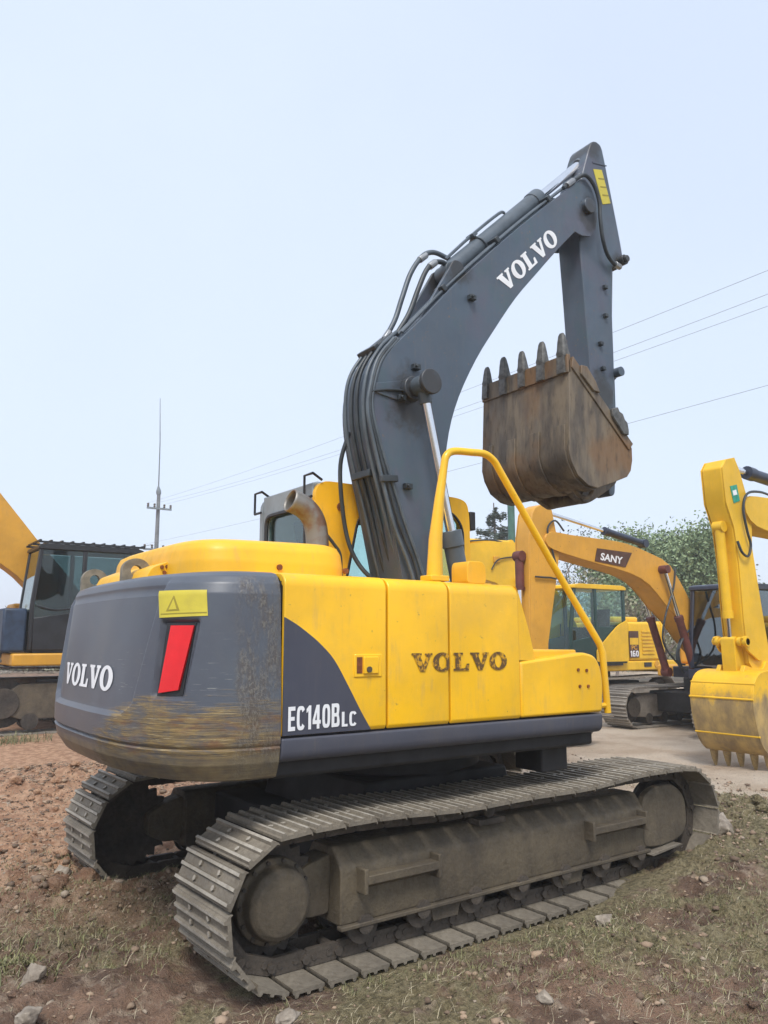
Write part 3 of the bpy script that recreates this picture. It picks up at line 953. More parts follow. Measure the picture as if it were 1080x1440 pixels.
mudc = t.mix(t.ramp(thin,.55,.68), mudc, (0.40,0.31,0.15))
mudc = t.mix(t.math('MULTIPLY', t.ramp(t.noise(5.,5,.7,t.coord((.8,.8,2.))),.50,.64), .75), mudc, (0.16,0.070,0.030))
b1 = t.mix(t.math('MULTIPLY', t.math('MULTIPLY', msk, t.ramp(t.noise(4.0,6,.72,t.coord((.8,.8,2.2)),.8), .34,.56,.25,1.0)), .95), b1, mudc)
# bright bare scuffs, long and thin
sc = t.math('MULTIPLY', t.ramp(thin, .635,.665), t.ramp(sx[2], 1.80, 1.38))
sc = t.math('MULTIPLY', sc, t.ramp(sx[1], .3, -.7))
sc = t.math('MULTIPLY', sc, t.ramp(t.noise(3.1,3,.5), .44,.60))
b1 = t.mix(t.math('MULTIPLY', sc, .8), b1, (0.36,0.36,0.33))
# near vertical corner rubbed down to filler and rust
cor = t.math('MULTIPLY', t.ramp(sx[1], -1.13, -1.20), t.ramp(t.math('ADD', sx[0], t.math('MULTIPLY', t.noise(5.,3,.6), .16)), -1.76, -1.70))
spk = t.ramp(t.noise(75.0,4,.75,t.coord((1,1,.55))), .45,.60)
cm = t.math('MULTIPLY', cor, t.ramp(t.noise(9.0,6,.75,t.coord((1,1,.35))), .38,.66))
b1 = t.mix(t.math('MULTIPLY', cm, .8), b1, t.mix(spk, (0.085,0.066,0.052), (0.19,0.17,0.135)))
# mud film along the underside
b1 = t.mix(t.math('MULTIPLY', t.ramp(sx[2], 1.115, 1.075), .75), b1, t.mix(t.ramp(t.noise(7.,4,.6),.35,.65), (0.085,0.070,0.052), (0.17,0.135,0.075)))
t.color(b1)
t.rough(t.ramp(msk, 0, 1, .40, .75))
t.bump(t.math('ADD', t.math('MULTIPLY', str_, msk), t.math('MULTIPLY', spk, cm)), .35, .008)
M['cw'] = t.m
cw = mb.build('counterweight', M['cw'], EX, smooth=40)
def cw_patch(name, corners, off, mat, thick, n=10, parent=None):
    """bilinear patch over the casting; corners are (angle in degrees, height): top-left, top-right, bottom-right, bottom-left"""
    (a,b,c,d) = corners
    def at(u, v, o):
        tt = (a[0]*(1-u)+b[0]*u)*(1-v) + (d[0]*(1-u)+c[0]*u)*v
        z = (a[1]*(1-u)+b[1]*u)*(1-v) + (d[1]*(1-u)+c[1]*u)*v
        return cw_pt(R(tt), z, o, relief=False)
    mb = MB()
    outer = [at(i/n, j/n, off) for i in range(n+1) for j in range(n+1)]
    inner = [at(i/n, j/n, off-thick) for i in range(n+1) for j in range(n+1)]
    N = (n+1)**2; fs = []
    for i in range(n):
        for j in range(n):
            q = (i*(n+1)+j, (i+1)*(n+1)+j, (i+1)*(n+1)+j+1, i*(n+1)+j+1)
            fs.append(q); fs.append(tuple(N+k for k in reversed(q)))
    edge = [i*(n+1) for i in range(n+1)] + [n*(n+1)+j for j in range(1,n+1)] + [i*(n+1)+n for i in range(n-1,-1,-1)] + [j for j in range(n-1,0,-1)]
    for k in range(len(edge)):
        p, q = edge[k], edge[(k+1) % len(edge)]
        fs.append((p, q, N+q, N+p))
    mb.add(outer+inner, fs)
    return mb.build(name, mat, parent or cw, smooth=30)
for s in (-1, 1):
    bez = cw_patch('lamp_bezel', [(s*43.6,1.735),(s*58.6,1.735),(s*54.6,1.385),(s*42.0,1.375)], -.020, M['black'], .01)
    cw_patch('tail_lamp', [(s*46.8,1.722),(s*58.2,1.722),(s*53.0,1.412),(s*43.6,1.395)], -.004, M['red'], .02)
st = cw_patch('warning_sticker', [(-39.0,1.895),(-63.3,1.895),(-64.6,1.768),(-41.0,1.760)], .003, M['stickyellow'], .006, 14)
st['label'] = 'faded yellow warning sticker'
# printed triangle and text lines on the sticker
cw_patch('sticker_print', [(-47.4,1.868),(-47.8,1.868),(-51.0,1.795),(-44.2,1.792)], .0045, M['stickdark'], .001, 4, cw)
cw_patch('sticker_print', [(-47.5,1.850),(-47.7,1.850),(-49.6,1.801),(-45.6,1.799)], .0060, M['stickyellow'], .001, 4, cw)
cw_patch('sticker_print', [(-41.6,1.781),(-64.0,1.787),(-64.1,1.782),(-41.7,1.776)], .0045, M['stickdark'], .001, 8, cw)
def on_cw(u, v):
    y = .52-u*1.02; z = 1.385+v*.128
    # invert the outline for the angle that gives this y on the recessed panel
    ins = interp(z, ZI)
    q = min(1, abs(y)/(1.245-ins*.6)); t_ = math.copysign(math.asin(min(1, q**(CWN/2))), y)
    return cw_pt(t_, z, .004)
lettering('name_lettering', SW, on_cw, M['white'], cw)
# ------------------------------------------------------------------ cab of the main excavator
cab = empty('cab'); cab.parent = EX
CX0, CX1, CY0, CY1, CZ0, CZ1 = -.535, .985, .275, 1.215, 1.17, 2.845
def wall_with_hole(outl, inn, f0, f1, thick_axis=None):
    tri = tessellate_polygon([[Vector((p[0],p[1],0)) for p in outl], [Vector((p[0],p[1],0)) for p in inn]])
    va = [f0(p) for p in outl+inn]; vb = [f1(p) for p in outl+inn]; N = len(va); o0 = len(outl); i0 = len(inn)
    fs = [tuple(t_) for t_ in tri] + [tuple(N+i for i in reversed(t_)) for t_ in tri]
    for i in range(o0): j = (i+1) % o0; fs.append((i, j, N+j, N+i))
    for i in range(i0): j = (i+1) % i0; fs.append((o0+i, o0+j, N+o0+j, N+o0+i))
    return va+vb, fs
side_out = round_poly([(CX0,CZ0),(CX0,CZ1),(CX1-.04,CZ1),(CX1,2.72),(CX1+.01,2.0),(CX1-.06,CZ0)], [.02,.13,.16,.10,.0,.02], 5)
side_in = round_poly([(CX0+.16,1.55),(CX0+.40,2.66),(CX1-.20,2.72),(CX1-.08,2.60),(CX1-.06,1.60)], [.05,.16,.08,.08,.05], 5)
for s, yy in ((0, CY0), (1, CY1)):
    mb = MB(); d = .05 if s == 0 else -.05
    v_, f_ = wall_with_hole(side_out, side_in, lambda p: (p[0], yy, p[1]), lambda p: (p[0], yy+d, p[1]))
    mb.add(v_, f_); sw_ = mb.build('side_wall', M['yellow_hood'] if s == 0 else M['cabgrey'], cab, bevel=.008)
    mb = MB(); mb.prism(side_in, yy+d*.5-.003, yy+d*.5+.003); mb.build('side_window', M['glass'], cab)
    mb = MB(); gi = [(p[0], p[1]) for p in side_in]
    mb.tube([(p[0], yy-(.002 if s==0 else -.002), p[1]) for p in gi]+[(gi[0][0], yy-(.002 if s==0 else -.002), gi[0][1])], .012, 6)
    mb.build('window_seal', M['black'], cab)
rear_out = round_poly([(CY0+.052,CZ0),(CY0+.052,CZ1-.01),(CY1-.052,CZ1-.01),(CY1-.052,CZ0)], [.0,.0,.0,.0], 4)
rear_in = round_poly([(CY0+.14,2.06),(CY0+.14,2.66),(CY1-.13,2.66),(CY1-.13,2.06)], .09, 5)
mb = MB(); v_, f_ = wall_with_hole(rear_out, rear_in, lambda p: (CX0+.005, p[0], p[1]), lambda p: (CX0+.055, p[0], p[1]))
mb.add(v_, f_); mb.build('rear_wall', M['cabgrey'], cab, bevel=.01)
mb = MB(); mb.prism(rear_in, CX0+.025, CX0+.031, axis='x'); mb.build('rear_window', M['glass'], cab)
mb = MB(); rp = [(CX0-.004, p[0], p[1]) for p in rear_in]; mb.tube(rp+[rp[0]], .018, 6); mb.build('window_seal', M['black'], cab)
mb = MB(); v_, f_ = wall_with_hole([(CY0+.052,1.2),(CY0+.052,2.80),(CY1-.052,2.80),(CY1-.052,1.2)], round_poly([(CY0+.11,1.45),(CY0+.11,2.70),(CY1-.11,2.70),(CY1-.11,1.45)], .06), lambda p: (CX1-.06, p[0], p[1]), lambda p: (CX1-.015, p[0], p[1]))
mb.add(v_, f_); mb.build('front_wall', M['grey'], cab, bevel=.008)
mb = MB(); mb.box(CX1-.042,CX1-.036, CY0+.10,CY1-.10, 1.44,2.71); mb.build('windscreen', M['glass'], cab)
mb = MB(); mb.box(CX0+.03,CX1-.10, CY0+.052,CY1-.052, CZ1-.075,CZ1+.004)
mb.build('roof', M['cabgrey'], cab, bevel=.03, seg=3)
mb = MB(); mb.box(CX0+.02,CX1-.05, CY0+.052,CY1-.052, 1.16,1.22); mb.build('floor_pan', M['black'], cab)
mb = MB(); mb.box(-.30,.22,.50,1.0,1.22,1.62); mb.prism(round_poly([(-.36,1.60),(-.20,1.60),(-.30,2.38),(-.44,2.38)], .04), .52, .98)
mb.prism(round_poly([(-.37,2.40),(-.29,2.40),(-.33,2.60),(-.41,2.60)], .03), .63, .87)
mb.build('seat', M['seat'], cab, bevel=.03)
# two rear lamps on wire brackets along the roof edge
for (y, z) in ((1.19, 2.80), (.33, 2.815)):
    mb = MB()
    a = [(CX0-.03,y+.065,z-.10),(CX0-.03,y+.065,z+.075),(CX0-.03,y-.065,z+.075)]
    mb.tube(a, .011, 6); mb.tube([(CX0-.03,y+.065,z-.10),(CX0-.03,y-.05,z-.10)], .011, 6); mb.tube([(CX0-.03,y-.065,z+.075),(CX0+.05,y-.065,z+.03)], .011, 6)
    mb.build('lamp_bracket', M['black'], cab)
mb = MB(); mb.cyl((.02,.34,2.845),(.02,.34,2.90),.018,10); mb.build('roof_plug', M['black'], cab)
mb = MB(); mb.box(1.0,1.06,.28,.36,2.58,2.74); mb.cyl((.985,.32,2.66),(1.0,.32,2.66),.02,8); mb.build('work_lamp', M['black'], cab, bevel=.01)
mb = MB(); mb.cyl((-.315,.262,2.655),(-.315,.276,2.655),.032,14); mb.build('wall_plug', M['rust'], cab)

# ------------------------------------------------------------------ boom
rear_edge = [(-.0,1.55),(-.05,1.90),(-.09,2.151),(-.195,2.60),(-.300,3.00),(-.345,3.28),(-.335,3.50),(-.270,3.69),(-.132,3.855),(.15,4.15),(.502,4.535),(1.23,5.245),(1.866,5.818),(2.03,5.965)]
tip = [(2.10,5.985),(2.18,5.93),(2.235,5.80),(2.245,5.64),(2.215,5.50),(2.13,5.41),(2.02,5.385)]
front_edge = [(1.92,5.395),(1.681,5.149),(1.40,4.84),(1.137,4.545),(.88,4.20),(.67,3.895),(.483,3.55),(.375,3.237),(.318,2.87),(.268,2.45),(.255,2.10),(.25,1.75),(.16,1.50),(.0,1.45)]
bo = [(p.x, p.y) for p in smooth_path([(x, z, 0) for x, z in rear_edge], 3)] + tip + [(p.x, p.y) for p in smooth_path([(x, z, 0) for x, z in front_edge], 3)]
HB = .205
mb = MB()
# box section set in from the side plates, plates proud all round
mb.prism([(x, z) for x, z in bo if z < 5.38 or x < 1.80], -HB+.02, HB-.02)
boom = mb.build('boom', M['boomgrey'], EX, bevel=.006)
for s in (-1, 1):
    mb = MB(); mb.prism(bo, s*HB, s*(HB-.018)); mb.build('side_plate', M['boomgrey'], boom, bevel=.004)
# boss and pin for the boom cylinders
mb = MB(); mb.cyl((.0,-.44,3.515),(.0,.44,3.515),.062,24); mb.cyl((.0,-.27,3.515),(.0,.27,3.515),.095,24)
mb.cyl((.0,-.475,3.515),(.0,-.44,3.515),.095,24); mb.cyl((.0,.44,3.515),(.0,.475,3.515),.095,24)
mb.build('cylinder_pin', M['boomgrey'], boom, bevel=.006)
mb = MB(); mb.prism(round_poly([(-.36,3.50),(-.02,3.59),(.03,3.44),(-.02,3.40),(-.34,3.44)], .03), -HB-.012, -HB+.004); mb.build('doubler_plate', M['boomgrey'], boom, bevel=.004)
mb = MB(); mb.cyl((2.10,-.25,5.70),(2.10,.25,5.70),.075,24); mb.build('arm_pin', M['boomgrey'], boom, bevel=.006)
# bracket of the arm cylinder on the boom's back
for s in (-1, 1):
    mb = MB(); mb.prism(round_poly([(.12,4.10),(.43,4.62),(.50,4.74),(.58,4.74),(.62,4.66),(.60,4.60),(.56,4.56)], [.0,.03,.03,.03,.03,.0,.0]), s*.115, s*.15)
    mb.build('cylinder_bracket', M['boomgrey'], boom, bevel=.005)
# small welded lugs and lube blocks
for (x, z) in ((.615,4.405),(.04,3.70),(-.10,3.43),(-.045,2.765)):
    mb = MB(); mb.box(x-.03,x+.035,-HB-.045,-HB,z-.02,z+.022); mb.cyl((x-.012,-HB-.065,z),(x-.012,-HB-.04,z),.013,8); mb.build('hose_lug', M['hose'], boom, bevel=.004)
ang = math.atan2(5.30-4.60, 1.70-.985)
ca_, sa_ = math.cos(ang), math.sin(ang)
def on_boom(u, v):
    a = .96*u; b = .150*v
    return (1.015+a*ca_-b*sa_, -HB-.004, 4.555+a*sa_+b*ca_)
lettering('name_lettering', SW, on_boom, M['white'], boom)

# ---- cylinders
def cylinder(name, p0, p1, split, r, rr, parent, barrel=M['pipe'], eyes=.07, w=.05):
    p0 = Vector(p0); p1 = Vector(p1); d = p1-p0; m = p0+d*split; u = d.normalized()
    e = empty(name); e.parent = parent
    mb = MB(); mb.tube([p0, m-u*.12, m-u*.119, m], [r, r, r*1.13, r*1.13], 20)
    mb.cyl(p0-Vector((0,w,0)), p0+Vector((0,w,0)), eyes, 16)
    mb.build('barrel', barrel, e, smooth=30, bevel=.004)
    mb = MB(); mb.cyl(m-u*.05, p1-u*eyes*.6, rr, 16); mb.build('rod', M['chrome'], e)
    mb = MB(); mb.cyl(p1-Vector((0,w,0)), p1+Vector((0,w,0)), eyes, 16); mb.cyl(p1-u*eyes*1.9, p1-u*eyes*.5, rr*1.35, 12); mb.build('rod_eye', barrel, e, bevel=.004)
    return e
for s in (-1, 1):
    cylinder('boom_cylinder', (.52, s*.36, 1.28), (0, s*.36, 3.515), .52, .072, .036, EX, eyes=.075)
ac = cylinder('arm_cylinder', (.545,0,4.685), (2.34,0,6.385), .62, .083, .042, EX, eyes=.075, w=.08)
mb = MB(); q0 = Vector((.545,0,4.685)); q1 = Vector((2.34,0,6.385)); u = (q1-q0).normalized(); nrm = Vector((-u.z,0,u.x))
a = q0+u*.50; mb.tube([a-u*.012, a+u*.012], .10, 20); mb.obox(a+nrm*.115, (.06,.09,.035), Matrix(((u.x,0,nrm.x),(0,1,0),(u.z,0,nrm.z))))
mb.build('barrel_clamp', M['pipe'], ac, bevel=.004)
mb = MB(); mb.tube(smooth_path([q0+u*.08+nrm*.10, q0+u*.5+nrm*.118, q0+u*.95+nrm*.118, q0+u*1.02+nrm*.09], 4), .014, 6); mb.build('barrel_pipe', M['pipe'], ac)

# ------------------------------------------------------------------ arm
HA = .135
arm_out = [(2.10,5.98),(2.20,6.26),(2.275,6.455),(2.335,6.515),(2.405,6.515),(2.455,6.46),(2.52,6.18),(2.60,5.83),(2.672,5.50),(2.690,5.345),(2.655,5.27),(2.545,5.27),(2.50,5.10),(2.485,4.60),(2.475,4.10),(2.43,3.70),(2.385,3.12),(2.31,3.03),(2.20,3.03),(2.13,3.10),(2.13,3.60),(2.139,4.12),(2.110,4.54),(2.090,4.93),(2.06,5.40),(2.055,5.60)]
ao = [(p.x, p.y) for p in smooth_path([(x, z, 0) for x, z in arm_out+[arm_out[0]]], 2)][:-1]
mb = MB(); mb.prism(ao, -HA, HA)
arm = mb.build('arm', M['boomgrey'], EX, bevel=.012, seg=2)
mb = MB(); mb.prism(round_poly([(2.30,6.20),(2.425,6.235),(2.535,5.915),(2.415,5.865)], .004, 2), -HA-.004, -HA+.001); sk = mb.build('warning_sticker', M['stickyellow'], arm)
sk['label'] = 'yellow warning sticker on the arm'
mb = MB()
for (z) in (6.13, 6.05, 5.97):
    x = 2.345+(6.2-z)*.30; mb.prism([(x,z),(x+.09,z+.024),(x+.094,z+.012),(x+.004,z-.012)], -HA-.006, -HA-.003)
mb.build('sticker_print', M['stickdark'], arm)
mb = MB(); mb.prism([(2.295,6.28),(2.50,6.31),(2.50,6.30),(2.295,6.265)], -HA-.006, -HA+.001); mb.build('weld_bead', M['boomgrey'], arm)
for (x, z) in ((2.38,4.99),(2.37,4.70),(2.28,4.40),(2.30,4.16)):
    mb = MB(); mb.box(x-.022,x+.022,-HA-.035,-HA,z-.018,z+.018); mb.build('hose_lug', M['hose'], arm, bevel=.004)
mb = MB(); mb.cyl((2.64,-.20,5.33),(2.64,.20,5.33),.05,18); mb.cyl((2.64,-.23,5.33),(2.64,-.20,5.33),.033,12); mb.build('cylinder_pin', M['boomgrey'], arm, bevel=.004)
mb = MB(); mb.cyl((2.26,-.30,3.13),(2.26,.30,3.13),.055,18); mb.build('bucket_pin', M['boomgrey'], arm, bevel=.004)
cylinder('bucket_cylinder', (2.60,0,5.33), (2.50,0,4.16), .78, .060, .036, EX, eyes=.06, w=.10)
# tipping links
mb = MB(); mb.prism(round_poly([(2.43,4.20),(2.55,4.20),(2.54,3.60),(2.47,2.98),(2.39,2.96),(2.38,3.10)], .04), -.08, .08); mb.build('bucket_link', M['boomgrey'], EX, bevel=.008)
mb = MB(); mb.cyl((2.50,-.20,4.16),(2.50,.20,4.16),.045,16); mb.build('link_pin', M['boomgrey'], EX)

# ------------------------------------------------------------------ bucket, curled right in: teeth up, back plate towards the machine
HW = .53
shell = [(1.408,3.965),(1.380,3.40),(1.366,3.18),(1.392,3.085),(1.462,2.975),(1.588,2.905),(1.700,2.895),(1.90,2.965),(2.085,3.035),(2.138,3.095),(2.165,3.19),(2.168,3.30)]
sh = list(shell)
# inward = towards the mouth (left normal of the direction of travel lip -> back)
def inward(pts, d):
    out = []
    for i, p in enumerate(pts):
        a = Vector(pts[max(i-1,0)]); b = Vector(pts[min(i+1,len(pts)-1)]); t_ = (b-a).normalized()
        out.append((p[0]-t_.y*d, p[1]+t_.x*d))
    return out
inn = inward(sh, .022)
mb = MB(); mb.prism(sh + inn[::-1], -HW+.02, HW-.02)
bucket = mb.build('bucket', M['bucket'], EX, bevel=.004)
for s in (-1, 1):
    mb = MB(); mb.prism(sh, s*(HW-.022), s*HW); sp_ = mb.build('side_plate', M['bucket'], bucket, bevel=.004)
    # thick rim along the mouth
    a = Vector((1.445,3.985)); b = Vector((2.170,3.335)); d = (b-a).normalized(); n_ = Vector((d.y,-d.x))
    if n_.y > 0: n_ = -n_
    q = [a, b, b+n_*.085, a+d*.05+n_*.085]
    mb = MB(); mb.prism([tuple(p) for p in q], s*(HW-.03), s*(HW+.014)); mb.build('mouth_rim', M['bucket'], sp_, bevel=.005)
    # bolted side cutter with a worn scalloped edge
    c = a+d*.60; n2 = -n_
    sc_ = [c-d*.02, c+d*.02+n2*.075, c+d*.06+n2*.062, c+d*.10+n2*.080, c+d*.15+n2*.060, c+d*.19+n2*.064, c+d*.24+n2*.028, c+d*.27+n_*.01, c+d*.22+n_*.055, c+d*.03+n_*.04]
    mb = MB(); mb.prism([tuple(p) for p in sc_], s*(HW+.012), s*(HW+.040)); mb.build('side_cutter', M['tooth'], bucket, bevel=.006)
    c = a+d*.10
    sc_ = [c, c+d*.05+n2*.05, c+d*.20+n2*.035, c+d*.30+n2*.0, c+d*.24+n_*.05, c+d*.05+n_*.06]
    mb = MB(); mb.prism([tuple(p) for p in sc_], s*(HW+.012), s*(HW+.034)); mb.build('side_cutter', M['bucket'], bucket, bevel=.006)
# lip plate and the wear strips down the back
mb = MB(); mb.box(1.385,1.425,-HW,HW,3.84,4.00); mb.build('lip_plate', M['bucket'], bucket, bevel=.006)
for y in (-.44,-.145,.145,.44):
    st = inward([(p[0], p[1]) for p in sh if p[1] < 3.80 and p[0] < 1.75], -.014); ba = [(p[0], p[1]) for p in sh if p[1] < 3.80 and p[0] < 1.75]
    mb = MB(); mb.prism(ba + st[::-1], y-.055, y+.055); mb.build('wear_strip', M['bucket'], bucket, bevel=.003)
# ears below the shell with pin bosses
for y in (-.19, .19):
    mb = MB(); mb.prism(round_poly([(1.62,2.94),(1.78,2.86),(1.88,2.82),(1.98,2.85),(2.20,2.97),(2.34,3.06),(2.36,3.18),(2.20,3.25),(2.0,3.05)], .04), y-.022, y+.022)
    mb.build('hinge_ear', M['bucket'], bucket, bevel=.006)
mb = MB(); mb.cyl((1.895,-.23,2.885),(1.895,.23,2.885),.055,18); mb.build('link_boss', M['bucket'], bucket, bevel=.006)
mb = MB(); mb.tube(smooth_path([(1.62,-.33,2.92),(1.70,-.33,2.86),(1.82,-.33,2.865),(1.88,-.33,2.96)],5), .020, 8); mb.build('lifting_hook', M['bucket'], bucket)
# five teeth: adapter plus pointed cap
def tooth_mesh():
    mb = MB()
    mb.prism(round_poly([(-.05,-.16),(.05,-.13),(.045,.02),(-.045,.02)], .012, 2), -.042, .042)
    me1 = mb
    sec = [(.00,.050,.052),(.03,.056,.056),(.06,.046,.050),(.14,.034,.043),(.20,.022,.034),(.225,.010,.022)]
    vs = []; fs = []; n = 10
    for (z, hx_, hy_) in sec:
        for k in range(n):
            a = 2*math.pi*k/n
            vs.append((hx_*math.copysign(abs(math.cos(a))**.6, math.cos(a)) - z*.06, hy_*math.copysign(abs(math.sin(a))**.6, math.sin(a)), z))
    for i in range(len(sec)-1):
        for k in range(n):
            l = (k+1) % n; fs.append((i*n+k, i*n+l, (i+1)*n+l, (i+1)*n+k))
    fs.append(tuple(range(n))); fs.append(tuple(range((len(sec)-1)*n, len(sec)*n)))
    mb.add(vs, fs)
    return mb.mesh('tooth', M['tooth'], 40)
tm = tooth_mesh()
for k in range(5):
    y = -.47 + k*.235
    m = Matrix.Translation((1.405, y, 3.985)) @ Matrix.Rotation(R(random.uniform(-3,3)), 4, 'Y') @ Matrix.Scale(random.uniform(.80,.95), 4)
    inst('tooth', tm, bucket, m)

# ------------------------------------------------------------------ hoses
def hose(pts, r=.020, mat=None, k=6, parent=None, name='hydraulic_hose'):
    mb = MB(); mb.tube(smooth_path(pts, k), r, 8)
    return mb.build(name, mat or M['hose'], parent or EX, smooth=60)
M['steelfit'] = plain('zinc_fitting', (0.30,0.31,0.32), .4, .6)
# bundle up the back of the boom
for i, y in enumerate((-.15,-.07,.02,.09)):
    o = .030 + .014*(i % 2); w = random.uniform(-.01,.01)
    hose([(.04-.02*i,y*1.2,1.98),(-.09-.01*i,y,2.25+w),(-.21-o*.2,y,2.62),(-.32-o*.5,y,3.02),(-.365-o*.6,y,3.32),(-.335-o*.7,y,3.60+w),(-.21-o*.7,y*.9,3.82),(-.05-o*.5,y*.8,3.99)], .0145 if i % 2 else .0165, M['hose'] if i % 3 else M['pipe'])
hose([(-.05,.05,4.0),(.05,.06,4.18),(.12,.06,4.38),(.21,.06,4.62),(.33,.06,4.80),(.44,.05,4.865),(.56,.03,4.845),(.64,.02,4.82)], .022, M['pipe'])
hose([(-.02,-.06,4.0),(.10,-.06,4.20),(.19,-.06,4.42),(.27,-.06,4.60),(.35,-.06,4.70),(.46,-.05,4.74),(.52,-.03,4.72)], .022)
# near-side hoses slanting across the plate at the boom's root
for i in range(3):
    hose([(.10-.055*i,-.26-.008*i,2.02),(.03-.05*i,-.255-.01*(i%2),2.22),(-.07-.055*i,-.245,2.46),(-.165-.045*i,-.235,2.72),(-.275-.030*i,-.225,3.02),(-.345-.022*i,-.215,3.28),(-.34-.015*i,-.21,3.46),(-.26-.018*i,-.20,3.70),(-.10-.018*i,-.19,3.905)], .0145, M['hose'] if i % 2 else M['pipe'])
# drooping hoses behind the boom, in front of the cab window
hose([(-.35,.10,3.20),(-.40,.14,2.95),(-.36,.17,2.62),(-.30,.17,2.36),(-.22,.12,2.18),(-.10,.05,2.06),(.0,.0,2.03)], .017)
hose([(-.52,.20,2.46),(-.42,.20,2.36),(-.36,.20,2.28),(-.35,.20,2.14),(-.35,.20,1.99)], .013)
# crimped fittings where the hoses meet their pipes
for (a_, b_) in (((.30,.06,4.76),(.37,.06,4.825)),((.60,.025,4.833),(.66,.02,4.815)),((.31,-.06,4.655),(.375,-.06,4.715)),((-.10,-.02,3.94),(-.04,-.02,4.0)),((1.84,-.195,5.835),(1.93,-.20,5.915)),((2.50,-.185,5.245),(2.59,-.17,5.245)),((-.06,.05,3.985),(-.01,.05,4.06))):
    mb = MB(); mb.cyl(a_, b_, .030, 8); mb.build('hose_fitting', M['steelfit'], EX, bevel=.004)
# pipes along the top of the boom to the arm
tp = [(-.05,3.97),(.15,4.19),(.502,4.565),(1.23,5.275),(1.866,5.852),(2.02,6.00)]
for y in (-.17,-.12):
    hose([(x, y, z+.005) for x, z in tp], .013, M['pipe'], 4)
hose([(1.80,-.19,5.80),(1.95,-.20,5.93),(2.06,-.235,6.00),(2.17,-.245,5.93),(2.235,-.245,5.78),(2.24,-.245,5.60),(2.275,-.235,5.42),(2.36,-.21,5.30),(2.47,-.19,5.245),(2.58,-.17,5.245)], .019)
for (x, y, z, r_) in ((-.29,.0,2.86,.0),(-.24,.0,3.83,-.7),(.36,-.14,4.44,-.8),(.95,-.145,5.03,-.8),(1.60,-.145,5.63,-.8)):
    mb = MB(); mb.obox((x, y, z), (.05,.24 if x < 0 else .11,.055), Matrix.Rotation(r_, 3, 'Y')); mb.build('hose_clamp', M['hose'], EX, bevel=.006)
mb = MB(); mb.obox((-.225,-.245,2.80), (.14,.045,.05), Matrix.Rotation(-.1,3,'Y')); mb.build('hose_clamp', M['hose'], EX, bevel=.006)
hose([(-.36,-.215,3.44),(-.22,-.222,3.475),(-.06,-.24,3.49)], .011)
# ------------------------------------------------------------------ the other machines of the yard: all face the main excavator (towards -X)
def side_loop(half, r, zc):
    pts = []
    for k in range(21): pts.append((half-2*half*k/20, zc-r))
    for k in range(1, 16): a = -math.pi/2-math.pi*k/16; pts.append((-half+r*math.cos(a), zc+r*math.sin(a)))
    for k in range(21): u = k/20; pts.append((-half+2*half*u, zc+r-.03*math.sin(math.pi*u)))
    for k in range(1, 16): a = math.pi/2-math.pi*k/16; pts.append((half+r*math.cos(a), zc+r*math.sin(a)))
    return pts
def undercarriage(root, half, r, yc, width, nshoe, mat_frame, grousers=True):
    zc = r+.03
    lp, pitch = resample(side_loop(half, r, zc), nshoe)
    sm_ = shoe_mesh(width, pitch, M['bgtrack'], False)
    for s in (-1, 1):
        tr = empty('track'); tr.parent = root
        place_track(tr, s*yc, lp, pitch, sm_, None)
        mb = MB()
        hw = width*.30
        mb.prism(round_poly([(-half-.05,zc-.16),(-half-.05,zc+.10),(-half+.25,zc+r*.62),(half-.25,zc+r*.62),(half+.05,zc+.10),(half+.05,zc-.16),(half-.3,zc-r*.55),(-half+.3,zc-r*.55)], .05), s*yc-hw, s*yc+hw)
        mb.build('track_frame', mat_frame, root, bevel=.015)
        for x, nm in ((half,'idler_wheel'),(-half,'drive_sprocket')):
            mb = MB(); mb.cyl((x,s*yc-.09,zc),(x,s*yc+.09,zc), r*.82, 24); mb.cyl((x,s*yc-hw-.03,zc),(x,s*yc+hw+.03,zc), r*.5, 20); mb.build(nm, M['link'], root, bevel=.01)
        for k in range(6):
            x = -half+.45+k*(2*half-.9)/5
            mb = MB(); mb.cyl((x,s*yc-hw*1.05,zc-r*.62),(x,s*yc+hw*1.05,zc-r*.62), r*.28, 12); mb.build('track_roller', M['link'], root)
    mb = MB(); mb.box(-.9,.9,-yc,yc,zc-.1,zc+.28); mb.cyl((0,0,zc+.2),(0,0,2*r+.20),.68,28); mb.build('car_body', M['shadow'], root, bevel=.02)
    return 2*r+.06

